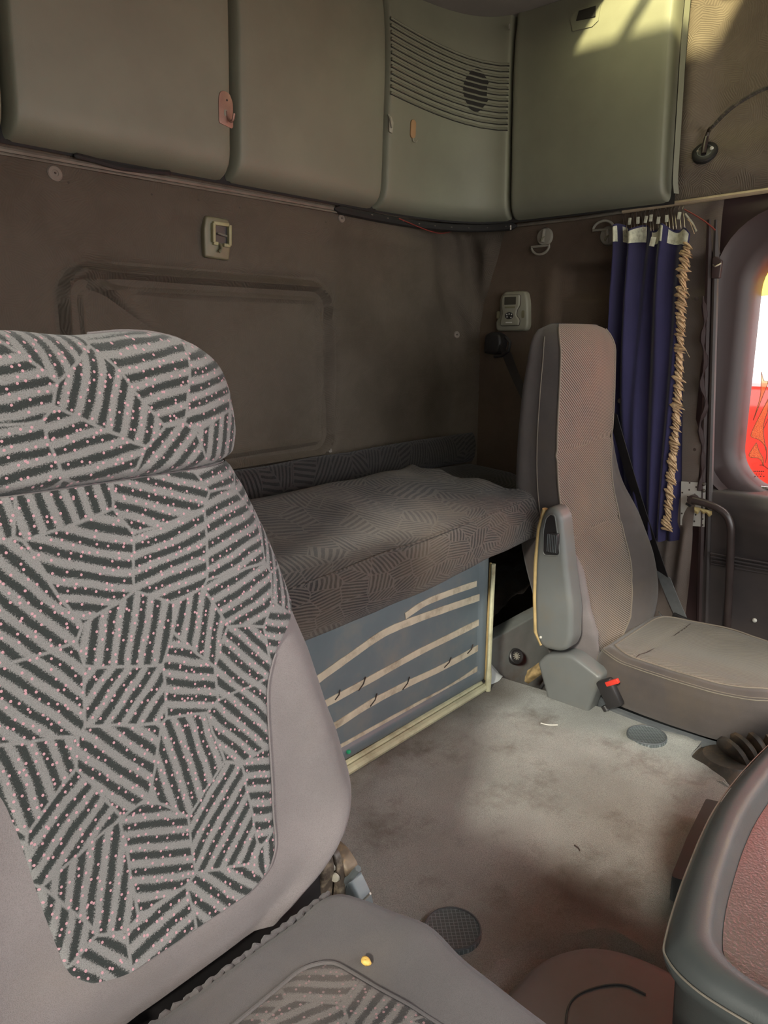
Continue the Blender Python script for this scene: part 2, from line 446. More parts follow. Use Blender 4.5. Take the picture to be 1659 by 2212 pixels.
MT['stitch'] = plain('stitch_thread', (.20, .175, .135), .8)
MT['curtain'] = velour('blue_curtain_cloth', (.034, .030, .080), 800, var=.1, speck=.12, vscale=6)
MT['tape_white'] = plain('white_header_tape', (.58, .57, .45), .85, .18, 90, dirt=(.22, .20, .13), dscale=60, damt=.7)
MT['fringe'] = plain('tan_fringe', (.52, .36, .21), .85, .3, 120, dirt=(.25, .15, .08), dscale=90, damt=.6)
MT['wire'] = plain('steel_wire', (.35, .3, .26), .35, metal=.8)
MT['headbtn'] = plain('headliner_button', (.20, .165, .14), .5, .1, 30)
MT['copper'] = plain('copper_plate', (.34, .195, .155), .38, .12, 30, metal=.35)
MT['tan'] = plain('tan_pad', (.34, .20, .10), .6, .1)
MT['oldwhite'] = plain('old_white_plastic', (.33, .31, .25), .5, .15, 40)
MT['hookgrey'] = plain('hook_grey_plastic', (.25, .23, .19), .5, .1, 30)
MT['olive'] = plain('olive_plastic', (.155, .14, .085), .45, .12, 30)
MT['olive_l'] = plain('olive_worn_edge', (.30, .275, .15), .45, .15, 50)
MT['steel'] = plain('bright_steel', (.75, .73, .70), .25, metal=.9)
MT['remote'] = plain('panel_grey_plastic', (.235, .22, .17), .5, .08, 20)
MT['screen'] = plain('dark_display', (.05, .045, .035), .2)
MT['btn'] = plain('button_print', (.6, .58, .52), .5)
MT['belt'] = plain('belt_webbing', (.022, .018, .019), .75, .2, 60)
MT['beltlit'] = plain('belt_webbing_lit', (.17, .175, .175), .7, .1, 60)  # lighter copy of the belt webbing, light put into its colour
MT['red'] = plain('red_release_button', (.75, .05, .03), .35, .05)
MT['redwire'] = plain('red_wire', (.22, .03, .025), .5)
MT['rust'] = plain('rusty_metal', (.16, .12, .085), .55, .3, 40, metal=.3, dirt=(.40, .24, .10), dscale=40, damt=.8)
MT['brownmetal'] = plain('brown_metal', (.06, .045, .035), .45, .3, 40, dirt=(.3, .24, .17), dscale=60, damt=.7)
MT['sheet'] = plain('painted_sheet_metal', (.20, .21, .20), .45, .15, 10, dirt=(.15, .11, .075), dscale=7, damt=.8)
MT['underfelt'] = velour('dark_underfelt', (.045, .035, .028), 260, var=.4, dirt=(.12, .085, .05), damt=.5)
MT['foam'] = plain('yellow_foam', (.62, .48, .22), .95, .25, 60)
MT['ochre'] = plain('ochre_foam', (.34, .24, .11), .95, .3, 60)
MT['zinc'] = plain('perforated_zinc', (.50, .48, .44), .5, .08, 20, metal=.2)
MT['hole'] = plain('hole_dark', (.05, .035, .03), .8)
MT['woodtrim'] = plain('worn_tan_edge', (.50, .36, .16), .7, .15, 40)
MT['console'] = plain('console_plastic', (.045, .050, .050), .42, .12, 12, 500, .12, dirt=(.075, .07, .062), dscale=9, damt=.35)
MT['conslid'] = plain('console_grained_lid', (.060, .048, .050), .34, .1, 12, 260, .8, spec=1.0)
MT['conslid'].node_tree.nodes['Principled BSDF'].inputs['IOR'].default_value = 2.0
MT['cover'] = plain('grey_hump_vinyl', (.26, .232, .234), .42, .08, 6, 700, .08, dirt=(.15, .125, .115), damt=.4)
MT['boot'] = plain('dirty_black_boot', (.055, .045, .038), .5, .3, 20, dirt=(.22, .14, .08), dscale=16, damt=.7)
MT['redpaint'] = plain('red_truck_paint', (.58, .040, .026), .22, .05, 3, 100, .0)
MT['skyglass'] = plain('sky_reflecting_glass', (.85, .85, .82), .12, .02, metal=1.0, gs=0)
MT['glass'] = clear_glass('window_glass')
MT['tinted'] = clear_glass('dimming_pane_glass', (.52, .52, .51))  # for the added near pane, tinted to dim the light
MT['deflector'] = clear_glass('amber_deflector', (.95, .80, .30))
MT['sunpatch_pane'] = clear_glass('green_tinted_pane', (1.0, .98, .74))
MT['decal'] = clear_glass('orange_decal', (1.0, .9, .7), 1.0, .30, (.9, .55, .3))
MT['ink'] = plain('decal_ink', (.12, .03, .02), .5)
def gridded(name, col, pitch):
    t = NT(name); g = t.gen(); xy = t.n('ShaderNodeSeparateXYZ'); t.l(g, xy.inputs[0])
    a = t.math('ADD', xy.outputs[0], xy.outputs[1]); b = t.math('SUBTRACT', xy.outputs[0], xy.outputs[1])
    k = 2 * math.pi / pitch
    w_ = t.math('MAXIMUM', t.math('SINE', t.math('MULTIPLY', a, k)), t.math('SINE', t.math('MULTIPLY', b, k)))
    st = t.ramp(w_, .75, .95)
    return t.fin(t.mix(st, sc(col, .75), sc(col, 1.7)), .55, t.bump(st, .8, .0015))
MT['flange'] = plain('matt_dark_rubber', (.11, .118, .118), .8, .1, 12, spec=.2)
MT['cap'] = gridded('ribbed_cap_rubber', (.13, .15, .155), .0105)
MT['crumb'] = plain('amber_crumb', (.62, .40, .10), .6, .3, 200)
MT['paper'] = plain('grey_paper', (.50, .51, .50), .7, .1)
MT['green'] = plain('green_clip', (.02, .35, .16), .5)
MT['ground'] = plain('yard_ground', (.42, .38, .33), .95, .15, 1.5)
MT['outer'] = plain('cab_shell', (.20, .17, .15), .6)

# ================================================================== THE CAB SHELL
XW, YR, ZC = 2.35, 1.69, 2.0
XN, YF = -0.07, -0.70           # near door plane, windscreen plane
def slab(name, lo, hi, mat):
    c = [(a + b) / 2 for a, b in zip(lo, hi)]; s_ = [b - a for a, b in zip(lo, hi)]
    return struct(M().box(c, s_).build(name, mat))
# outer sheet-metal boxes that close the cab (near side has a doorway closed by an added dimming pane, front has the windscreen opening)
slab('wall_near', (XN - .05, .68, -.40), (XN, 1.80, 2.06), MT['outer'])
slab('wall_near_header', (XN - .05, YF, 1.50), (XN, .68, 2.06), MT['outer'])
struct(M().box((XN - .025, (YF + .12 + .68) / 2, .86), (.004, .68 - YF - .12, 1.28)).build('dimming_pane', MT['tinted']))  # added unseen pane that dims sun and sky from the near side
slab('wall_near_sill', (XN - .05, YF, -.40), (XN, .68, .22), MT['outer'])
slab('wall_near_front', (XN - .05, YF - .05, -.40), (XN, YF + .12, 1.52), MT['outer'])
slab('wall_back_shell', (XN, YR + .05, -.40), (XW + .15, YR + .11, 2.06), MT['outer'])
slab('wall_front_lower', (XN, YF - .05, -.40), (XW + .15, YF, .62), MT['doorplas'])
slab('wall_front_header', (XN, YF - .05, 1.50), (XW + .15, YF, 2.06), MT['outer'])
slab('wall_far_shell', (XW + .09, .80, -.40), (XW + .15, YR + .05, 2.06), MT['outer'])
slab('wall_far_header', (XW + .09, YF, 1.40), (XW + .15, .80, 2.06), MT['outer'])
slab('wall_far_front', (XW + .03, YF, -.40), (XW + .15, YF + .12, 1.40), MT['outer'])
slab('floor_pan', (XN, YF, -.40), (XW + .15, YR + .05, -.34), MT['boot'])
# roof with an added opening, placed to throw the sun patch
# (the sun comes in low from the near side, so the added opening sits inboard of the patch of light on the side locker)
hx0, hx1, hy0, hy1 = 1.87, 2.22, .70, 1.12
m = M()
Z0 = ZC
xs = [XN, hx0, hx1, XW + .15]; ys = [YF, hy0, hy1, YR + .05]
for i in range(3):
    for j in range(3):
        if i == 1 and j == 1: continue
        m.box(((xs[i] + xs[i + 1]) / 2, (ys[j] + ys[j + 1]) / 2, Z0 + .03), (xs[i + 1] - xs[i], ys[j + 1] - ys[j], .06))
struct(m.build('ceiling', MT['ceil']))
rp = thing('added_roof_pane', ((hx0 + hx1) / 2, (hy0 + hy1) / 2, Z0 + .05), 'added green-tinted roof pane throwing the sun patch on the far side cabinet', 'added roof pane')
M().box(((hx0 + hx1) / 2, (hy0 + hy1) / 2, Z0 + .055), (hx1 - hx0 - .002, hy1 - hy0 - .002, .004)).build('pane', MT['sunpatch_pane'], rp)
mb = M(); mb.tube([(hx0 + .002, .94, Z0 + .045), (hx1 - .002, .94, Z0 + .045)], .019, 8); mb.build('bar', MT['black'], rp)  # added bar, casts the dark bar across the sun patch

# ---------------------------------------------------------------- floor: carpet-covered hump with a cut corner
def floor_pt(px, py): return onz(px, py, 0)
fo = [(-.02, -.3), (1.55, -.3), (1.60, .36), (1.68, .43), (1.735, .50), (1.745, .545), (1.842, .542), (1.838, .82), (1.818, 1.10), (1.818, 1.66), (-.02, 1.66)]
fo = round_poly(fo, .02, 3)
mf = M()
bm = bmesh.new()
top = [bm.verts.new((p[0], p[1], 0)) for p in fo]
bm.faces.new(top)
bmesh.ops.triangulate(bm, faces=bm.faces[:])
for k in range(6):
    bmesh.ops.subdivide_edges(bm, edges=[e for e in bm.edges if e.calc_length() > .05], cuts=1, use_grid_fill=False)
    bmesh.ops.triangulate(bm, faces=[f for f in bm.faces if len(f.verts) > 3])
COVER = [onz(px, py, .0) for (px, py) in ((1060, 2170), (1105, 2125), (1140, 2085), (1185, 2058), (1255, 2043), (1330, 2055), (1400, 2082), (1470, 2118), (1560, 2170))]
def dist_poly(p):
    d = 9
    for i in range(len(COVER) - 1):
        a, b = COVER[i].xy, COVER[i + 1].xy; ab = b - a
        t = max(0, min(1, (p - a).dot(ab) / ab.dot(ab))); d = min(d, (p - a - ab * t).length)
    return d
for v in bm.verts:
    p = Vector((v.co.x, v.co.y))
    d = dist_poly(p)
    v.co.z = .010 * math.exp(-((d - .035) / .014) ** 2) - .012 * math.exp(-(d / .016) ** 2) + .0015 * vnoise(p.x * 9, p.y * 9)
    de = abs(p.x - 1.70) + 9 * max(0, p.y - .66)
    v.co.z += .008 * math.exp(-(((p - Vector((1.70, .56))).length - .12) / .02) ** 2)
bm.normal_update()
vs = [v.co.copy() for v in bm.verts]; bm.verts.index_update()
fs = [tuple(v.index for v in f.verts) for f in bm.faces]
bm.free()
mf.add(vs, fs)
# side drop of the hump
n = len(fo)
mf.add([(p[0], p[1], 0.0) for p in fo] + [(p[0], p[1], -.34) for p in fo], [(i, (i + 1) % n, (i + 1) % n + n, i + n) for i in range(n)])
floor = struct(mf.build('floor', MT['carpet'], smooth_angle=30))

# ---------------------------------------------------------------- cabinet path round the cab (plan view)
def bez(p0, c1, c2, p3, t):
    a = 1 - t
    return Vector(p0) * a ** 3 + Vector(c1) * 3 * a * a * t + Vector(c2) * 3 * a * t * t + Vector(p3) * t ** 3
PATH = [Vector((x * .05, 1.68)) for x in range(-1, 35)]
PATH += [bez((1.75, 1.68), (2.13, 1.68), (2.325, 1.63), (2.325, 1.38), t / 24) for t in range(25)]
PATH += [Vector((2.325, 1.38 - .03 * k)) for k in range(1, 40)]
ARC = [0.0]
for a, b in zip(PATH, PATH[1:]): ARC.append(ARC[-1] + (b - a).length)
def path_at(s):
    s = max(0, min(ARC[-1] - 1e-6, s))
    lo = 0
    while ARC[lo + 1] < s: lo += 1
    t = (s - ARC[lo]) / (ARC[lo + 1] - ARC[lo])
    p = PATH[lo].lerp(PATH[lo + 1], t)
    a = PATH[max(lo - 1, 0)]; b = PATH[min(lo + 2, len(PATH) - 1)]
    tg = (b - a).normalized()
    return p, Vector((tg.y, -tg.x))      # inward normal
ZB = 1.392
CZ = [ZB, ZB + .004, ZB + .014, ZB + .032, ZB + .06, ZB + .11, ZB + .25, ZB + .40, ZB + .52, ZC]
CO = [.004, .022, .044, .060, .068, .071, .078, .084, .080, .066]
def cab_off(z): return tab(CZ, CO, z)
def cab_pt(s, z, extra=0.0):
    p, nrm = path_at(s); o = cab_off(z) + extra
    return Vector((p.x + nrm.x * o, p.y + nrm.y * o, z))
def cab_normal(s, z):
    e = .004
    a = cab_pt(s + e, z) - cab_pt(s - e, z); b = cab_pt(s, z + e) - cab_pt(s, z - e)
    nn = a.cross(b).normalized()
    p, nr = path_at(s)
    return nn if nn.x * nr.x + nn.y * nr.y > 0 else -nn
def cab_find(px, py):
    """(s, z) on the cabinet surface under a photo pixel"""
    s, z = 1.5, 1.6
    best = None
    for i in range(90):
        for j in range(16):
            ss = ARC[-1] * i / 90; zz = ZB + (ZC - ZB) * j / 16
            q = cab_pt(ss, zz)
            if (q - CAM).dot(C_F) < .1: continue
            u = proj(q); d = (u[0] - px) ** 2 + (u[1] - py) ** 2
            if best is None or d < best[0]: best = (d, ss, zz)
    _, s, z = best; st = .03
    while st > 2e-4:
        imp = False
        for (ds, dz) in ((st, 0), (-st, 0), (0, st), (0, -st)):
            u = proj(cab_pt(s + ds, z + dz)); d = (u[0] - px) ** 2 + (u[1] - py) ** 2
            if d < best[0]: best = (d, s + ds, z + dz); imp = True
        s, z = best[1], best[2]
        if not imp: st *= .5
    return s, z
seams = [cab_find(px, 200)[0] for px in (18, 508, 838, 1099, 1448)]
# dark carcass behind the cabinet doors
mc = M()
S_END = seams[4] + .01
mc.grid(lambda u, v: (lambda q: (q[0].x + q[1].x * .012, q[0].y + q[1].y * .012, lerp(ZB - .004, ZC, v)))(path_at(u * S_END)), 120, 1)
struct(mc.build('wall_cabinet_backing', MT['gap']))
def cabinet_surface(s0, s1, zb=ZB, zt=ZC - .001, r=.016, drop=.052):
    nu = max(14, int((s1 - s0) / .02)); us = []
    e = r / (s1 - s0)
    for k in range(7): us.append(e * (1 - math.cos(k / 6 * math.pi / 2)))
    for k in range(1, nu): us.append(lerp(e, 1 - e, k / nu))
    for k in range(7): us.append(1 - e + e * math.sin(k / 6 * math.pi / 2))
    zs = [ZB + (ZC - ZB) * ((k / 34) ** 1.5) * (zt - ZB) / (ZC - ZB) for k in range(35)]
    def fn(u, v):
        uu = us[int(round(u * (len(us) - 1)))]; z = zs[int(round(v * 34))]
        s = lerp(s0, s1, uu)
        d = min(uu, 1 - uu) * (s1 - s0)
        # lower corners are rounded
        ex = 0
        if d < r: ex = -drop * (1 - math.sqrt(max(0, 1 - (1 - d / r) ** 2)))
        if d < .04 and z < ZB + .05:
            k = (1 - d / .04) * (1 - (z - ZB) / .05); z += .007 * k * k
        ex = max(ex, -cab_off(z) + .004)
        return cab_pt(s, z, ex)
    return M().grid(fn, len(us) - 1, 34, uvf=lambda u, v, p: (lerp(s0, s1, u), p.z))
cabs = []
specs = [(.0, seams[0] - .004, 'overhead_cabinet', 'grey-green overhead locker door cut by the left edge of the photo'),
         (seams[0] + .004, seams[1] - .005, 'overhead_cabinet', 'wide grey-green overhead locker with a copper hook at its right edge'),
         (seams[1] + .005, seams[2] - .0015, 'overhead_cabinet', 'grey-green overhead locker between the copper hook locker and the ribbed speaker locker'),
         (seams[2] + .0015, seams[3] - .002, 'overhead_cabinet', 'curved corner overhead locker with horizontal ribs and a round speaker'),
         (seams[3] + .002, seams[4] - .002, 'overhead_cabinet', 'far side overhead locker with a patch of sunlight on it')]
for (a, b, nm, lab) in specs:
    mid = cab_pt((a + b) / 2, ZB)
    t = thing(nm, mid, lab, 'locker', 'overhead lockers')
    cabs.append((t, cabinet_surface(a, b).build('door_panel', MT['cab'], t, smooth_angle=60)))
# corner cabinet: ribs and speaker
tc = cabs[3][0]
sL, sR = specs[3][0] + .010, specs[3][1] - .008
zt_l = cab_find(848, 40)[1]; zb_l = cab_find(842, 198)[1]
zt_r = cab_find(1092, 140)[1]; zb_r = cab_find(1097, 278)[1]
sp_s, sp_z = cab_find(1029, 196)
NR = 12
for k in range(NR):
    f = k / (NR - 1)
    za, zb_ = lerp(zt_l, zb_l, f), lerp(zt_r, zb_r, f)
    pts = []
    for i in range(31):
        u = i / 30; s = lerp(sL, sR, u); z = lerp(za, zb_, u)
        pts.append(cab_pt(s, z, .0005))
    M().tube(pts, .0042, 6, flat=.75).build('rib', MT['cab'], tc)
# recessed flats between ribs are read as grooves: thin dark line under each rib
for k in range(NR):
    f = k / (NR - 1); za, zb_ = lerp(zt_l, zb_l, f) - .0052, lerp(zt_r, zb_r, f) - .0052
    M().tube([cab_pt(lerp(sL, sR, i / 30), lerp(za, zb_, i / 30), -.0005) for i in range(31)], .0016, 5).build('groove', MT['gap'], tc)
# speaker hole (dark disc between the ribs)
ea, eb = .062, .062
msp = M()
ring = []
for j in range(7):
    for k in range(30):
        a = 2 * math.pi * k / 30; r = j / 6
        ring.append(cab_pt(sp_s + ea * r * math.cos(a), sp_z + eb * r * math.sin(a), .0022))
fs = []
for j in range(6):
    for k in range(30): fs.append((j * 30 + k, j * 30 + (k + 1) % 30, (j + 1) * 30 + (k + 1) % 30, (j + 1) * 30 + k))
msp.add(ring, fs); sp_o = msp.build('speaker_hole', MT['gap'], tc)
# switch cut-out at the top of the side locker
ts = cabs[4][0]
s_, z_ = cab_find(1266, 28)
def cab_patch(pxs, extra, name, mat, parent, th=.004):
    pts = [cab_find(*p) for p in pxs]
    o = [cab_pt(s, z, extra) for s, z in pts]; nrm = [cab_normal(s, z) for s, z in pts]
    mm = M(); n_ = len(o)
    vs = [p - q * .003 for p, q in zip(o, nrm)] + [p + q * th for p, q in zip(o, nrm)]
    mm.add(vs, [tuple(range(n_ - 1, -1, -1)), tuple(range(n_, 2 * n_))] + [(i, (i + 1) % n_, (i + 1) % n_ + n_, i + n_) for i in range(n_)])
    return mm.build(name, mat, parent)
cp = cab_patch([(1238, 68), (1232, 40), (1250, 20), (1300, 4), (1293, 45), (1280, 58)], .0, 'latch_plate', MT['cab'], ts, .003)
cab_patch([(1246, 46), (1252, 25), (1288, 14), (1287, 37)], .001, 'latch_opening', MT['gap'], ts, .004)

# ---------------------------------------------------------------- rear wall panel (padded, embossed)
def rear_plan(s):
    # s along the wall from x=-.07; straight, then a soft corner to the side wall
    L0 = 2.25 - XN
    if s < L0: return Vector((XN + s, YR)), Vector((0, -1))
    r = .10; a = min((s - L0) / r, math.pi / 2)
    p = Vector((2.25 + r * math.sin(a), YR - r + r * math.cos(a))); nn = Vector((-math.sin(a), -math.cos(a)))
    ex = (s - L0) - r * math.pi / 2
    if ex > 0: p = p + Vector((0, -ex))
    return p, nn
def sd_rr(x, z, cx, cz, hx, hz, r):
    dx = abs(x - cx) - hx + r; dz = abs(z - cz) - hz + r
    return math.hypot(max(dx, 0), max(dz, 0)) + min(max(dx, dz), 0) - r
def rear_disp(x, z):
    d = sd_rr(x, z, 1.235, .905, .415, .255, .07)
    o = .0
    o += .017 * math.exp(-((d + .006) / .010) ** 2) - .010 * math.exp(-((d - .014) / .010) ** 2)
    o += .012 * math.exp(-((d + .045) / .010) ** 2) - .010 * math.exp(-((d + .026) / .008) ** 2)
    o -= .012 * smooth(.0, -.05, d)
    # bowed wrinkle lines and the slack cloth at the upper corner
    o += .010 * smooth(.60, 1.3, z) * 0
    wr = Vector((x - .95, z - 1.10)); a = wr.x * .55 + wr.y * .83
    o += .022 * math.exp(-(a / .018) ** 2) * math.exp(-((wr.x * .83 - wr.y * .55) / .10) ** 2)
    o -= .016 * math.exp(-((a + .03) / .02) ** 2) * math.exp(-((wr.x * .83 - wr.y * .55) / .09) ** 2)
    o += .006 * vnoise(x * 3.1, z * 4.2) + .003 * vnoise(x * 8 + 5, z * 9)
    # pleats near the far corner
    k = smooth(2.0, 2.3, x) * smooth(.85, 1.25, z)
    o += .012 * k * math.sin((x * 1.2 + z * .55) * 34 + 2 * vnoise(z * 6))
    o += .010 * math.exp(-((z - 1.315) / .03) ** 2)
    return o
def rear_end(z):
    return (2.25 - XN) + tab([.45, .66, .95, 1.06, 1.16, 1.345, 1.41], [.135, .135, .135, .135, .165, .215, .245], z)
def rear_fn(u, v):
    z = lerp(.38, 1.405, v); s = rear_end(z) * u; p, nn = rear_plan(s)
    o = .012 + rear_disp(XN + s, z)
    if u > .985: o *= (1 - u) / .015
    return (p.x + nn.x * o, p.y + nn.y * o, z)
mr = M().grid(rear_fn, 260, 130, uvf=lambda u, v, p: (rear_end(p.z) * u, p.z))
wall_rear = struct(mr.build('wall_rear', MT['wall'], smooth_angle=60))
slab('wall_rear_base', (XN, YR - .002, -.34), (XW, YR + .05, 1.42), MT['wall'])
# ---------------------------------------------------------------- far side wall lining
def side_fn(u, v):
    y = lerp(Y0S, Y1S, u); z = lerp(-.34, 1.405, v)
    x = XW
    k = smooth(1.33, 1.30, y) * smooth(1.255, 1.215, z) * smooth(.70, .80, z)
    x += .022 * k
    k2 = smooth(1.30, 1.26, y) * smooth(1.125, 1.155, z) * smooth(1.255, 1.215, z)
    x += .022 * k2
    x += -.006 * math.exp(-((y - 1.345) / .02) ** 2) * smooth(1.25, 1.15, z)
    x += .004 * vnoise(y * 5, z * 5)
    # pleats radiating under the perforated plate
    q = smooth(.45, .40, z) * smooth(.12, .34, z) * smooth(.90, .84, y)
    x += .010 * q * math.sin((y - .82) * 120 + (z - .4) * 10)
    # bulged, creased edge of the lining beside the door
    e = smooth(.86, .79, y)
    x -= .012 * e * (1 + .6 * vnoise(z * 9, 3))
    return (x, y, z)
Y0S, Y1S = 1.72, .925
ms = M().grid(side_fn, 95, 170, uvf=lambda u, v, p: (p.y, p.z))
wall_side = struct(ms.build('wall_side', MT['side'], smooth_angle=60))
Y0S, Y1S = .935, .785
mpl = M().grid(lambda u, v: Vector(side_fn(u, v)) + Vector((-.003 * smooth(0, .1, u), 0, 0)), 24, 170, uvf=lambda u, v, p: (p.y, p.z))
struct(mpl.build('wall_pillar', MT['pillar'], smooth_angle=60))
# upper lining over the far door
def upper_fn(u, v):
    y = lerp(.965, -.62, u); z = lerp(1.395, ZC, v)
    x = XW + .0
    x += .045 * smooth(.90, .84, y) * smooth(1.50, 1.60, z)
    x -= .012 * math.exp(-((y - .915) / .03) ** 2) * smooth(1.48, 1.6, z)
    x -= .055 * smooth(1.40, 1.395, z) * 0
    x += .03 * smooth(1.75, 2.0, z) * -1
    x -= .012 * math.exp(-((z - 1.49 + .05 * smooth(.9, .6, y)) / .03) ** 2) * smooth(.95, .9, y)
    x += .004 * vnoise(y * 6, z * 6)
    return (x, y, z)
mu = M().grid(upper_fn, 110, 70, uvf=lambda u, v, p: (p.y, p.z))
wall_upper = struct(mu.build('wall_side_upper', MT['upper'], smooth_angle=60))
# pale edge strip closing the side locker
es = seams[4] + .012
def strip_pts(s, e0): return [cab_pt(s, lerp(ZB + .03, ZC - .002, k / 20), e0 - .012 * math.sin(k / 20 * 3.1) * 0) for k in range(21)]
me_ = M()
me_.grid(lambda u, v: cab_pt(es + .016 * u, lerp(ZB + .02, ZC - .002, v), lerp(-.004, -.022, abs(u - .5) * 2)), 6, 24)
struct(me_.build('trim_1', MT['cab']))
# ---------------------------------------------------------------- rails
mrl = M()
def rail_pt(x, dz, dy): return Vector((x, YR - .016 - dy, ZB - .014 + dz))
mrl.tube([rail_pt(x * .1, .0, .0) for x in range(0, 20)], .0045, 6, flat=1.2)
mrl.tube([rail_pt(x * .1, -.009, .003) for x in range(0, 19)], .003, 6)
struct(mrl.build('trim_2', MT['rail']))
m3 = M()
m3.tube([onx(px, py, XW - .02) for px, py in ((1118, 487), (1250, 472), (1350, 457))], .0055, 6)
struct(m3.build('trim_3', MT['rail']))
m4 = M()
ra, rb = onx(1345, 456, XW - .022), onx(1659, 411, XW - .022)
m4.tube([ra, ra.lerp(rb, .5), rb, rb + (rb - ra) * 2.5], .0075, 8)
struct(m4.build('trim_4', MT['tan_rail']))
# dark sagging rubber seal and the black slot under the corner locker
seal = [(-20, 318, .02), (190, 345, .02), (250, 352, .03), (340, 372, .02)]
mseal = M()
mseal.tube(spline([ony(px, py, YR - .03) for (px, py) in ((160, 335), (200, 345), (260, 362), (330, 370), (370, 374))], 6), [.002] + [.006] * 23 + [.002], 6)
tag(mseal.build('rubber_seal', MT['black']), 'loose black rubber seal sagging under the copper hook locker', 'seal')
ms2 = M()
pp = []
for k in range(40):
    s = lerp(seams[2] - .16, seams[3] + .015, k / 39); p, nn = path_at(s)
    pp.append(Vector((p.x + nn.x * .012, p.y + nn.y * .012, ZB - .015 - .006 * math.sin(k / 39 * 3.14))))
ms2.tube(pp, [.003] + [.013] * 38 + [.004], 8, flat=1.0)
tag(ms2.build('rubber_seal', MT['gap']), 'long black rubber seal under the ribbed corner locker', 'seal')

# ---------------------------------------------------------------- far door: frame, window, lower panel
DZ0, DZ1 = -.30, 1.395
def rr_loop(y0, y1, z0, z1, r, x, n=10):
    """rounded rectangle in the door plane, same point count for bridging"""
    cy, cz = (y0 + y1) / 2, (z0 + z1) / 2
    return [Vector((x, cy + p[0], cz + p[1])) for p in rrect(abs(y1 - y0), abs(z1 - z0), r, n)]
wl = onx(1612, 800, XW + .03).y; wz0 = .565; wz1 = 1.262
loops = [rr_loop(.795, -.60, .02, 1.405, .005, XW + .012),
         rr_loop(wl + .125, -.60, wz0 - .06, wz1 + .115, .20, XW + .010),
         rr_loop(wl + .105, -.58, wz0 - .05, wz1 + .10, .19, XW - .004),
         rr_loop(wl + .085, -.56, wz0 - .04, wz1 + .085, .18, XW + .016),
         rr_loop(wl + .045, -.54, wz0 - .02, wz1 + .045, .16, XW + .014),
         rr_loop(wl + .016, -.52, wz0 - .008, wz1 + .016, .135, XW + .026),
         rr_loop(wl + .002, -.50, wz0, wz1 + .002, .12, XW + .055),
         rr_loop(wl, -.50, wz0, wz1, .12, XW + .10)]
door = thing('door_1', (XW + .03, .1, -.30), 'dark plastic far cab door with a rounded window', 'door')
del door['category']; struct(door)
md = M(); nl = len(loops[0])
vs = [p for l in loops for p in l]; fs = []
for j in range(len(loops) - 1):
    for k in range(nl): fs.append((j * nl + k, j * nl + (k + 1) % nl, (j + 1) * nl + (k + 1) % nl, (j + 1) * nl + k))
md.add(vs, fs); md.build('window_frame', MT['doorframe'], door, smooth_angle=50)
# lower trim: ledge that swells out below the window, then falls back
def dl_fn(u, v):
    y = lerp(.745, -.60, u)
    prof = [(XW + .07, .572), (XW + .04, .565), (XW - .005, .556), (XW - .055, .520), (XW - .078, .485), (XW - .080, .455), (XW - .055, .405), (XW - .028, .36), (XW - .014, .30), (XW - .01, .1), (XW - .01, -.30)]
    k = smooth(.745, .50, y)          # the ledge grows out of the frame towards the front
    i = v * (len(prof) - 1); a = int(min(i, len(prof) - 2)); f = i - a
    x = lerp(prof[a][0], prof[a + 1][0], f); z = lerp(prof[a][1], prof[a + 1][1], f)
    x = lerp(min(max(x, XW - .012), XW + .02) if z < .56 else x, x, k)
    return (x, y, z)
M().grid(dl_fn, 40, 40).build('door_panel', MT['doorplas'], door, smooth_angle=60)
for k in range(4):
    z = .365 - .0125 * k
    M().tube([(XW - .034 + .006 * k, lerp(.72, -.55, i / 8), z) for i in range(9)], .0038, 6).build('rib', MT['doorplas'], door)
q = onx(1630, 1340, XW - .012)
M().lathe([(.0, .006), (.004, .0055), (.0065, .003), (.007, 0)], q, (-1, 0, 0), 12).build('screw_cap', MT['btn'], door)
# sill line of chrome under the glass
M().tube([(XW + .05, wl - .01, wz0 + .004), (XW + .05, -.48, wz0 + .004)], .006, 6).build('sill_strip', MT['steel'], door)
win = struct(M().box((XW + .085, (wl - .50) / 2, (wz0 + wz1) / 2), (.004, wl + .53, wz1 - wz0 + .03)).build('window_1', MT['glass']))
# amber wind deflector outside the top of the window
dfl = M()
dpts = [onx(px, py, XW + .12) for px, py in ((1624, 640), (1628, 600), (1640, 572), (1659, 556))]
dd = [(p.y, p.z) for p in dpts]
outl = dd + [(-.50, dd[-1][1] + .03), (-.50, dd[0][1])]
dfl.prism(outl, (XW + .12, 0, 0), (0, 1, 0), (0, 0, 1), (1, 0, 0), .004)
dfo = tag(dfl.build('wind_deflector', MT['deflector']), 'amber translucent wind deflector outside the top of the door window', 'deflector')
# dark rim pieces beside it
# flame decals and maker's mark on the glass
gx = XW + .082
def on_glass(l): return [onx(px, py, gx) for px, py in l]
shapes = [[(1645, 803), (1643, 850), (1636, 880), (1627, 908), (1650, 850), (1659, 825), (1650, 822)],
          [(1659, 862), (1645, 890), (1634, 912), (1623, 936), (1624, 944), (1638, 949), (1650, 960), (1656, 975), (1650, 945), (1650, 915), (1659, 885)],
          [(1634, 956), (1626, 968), (1618, 982), (1622, 988), (1636, 989), (1645, 996), (1649, 1008), (1648, 990), (1640, 975)]]
for i, sh in enumerate(shapes):
    pts = on_glass(sh); sp = spline(pts + [pts[0]], 4)[:-1]
    mm = M(); mm.prism([(p.y, p.z) for p in sp], (gx - .0005, 0, 0), (0, 1, 0), (0, 0, 1), (-1, 0, 0), .0006)
    f = mm.build('flame_decal', MT['decal'], win)
    M().tube(sp, .0009, 5, closed=True).build('decal_outline', MT['ink'], f)
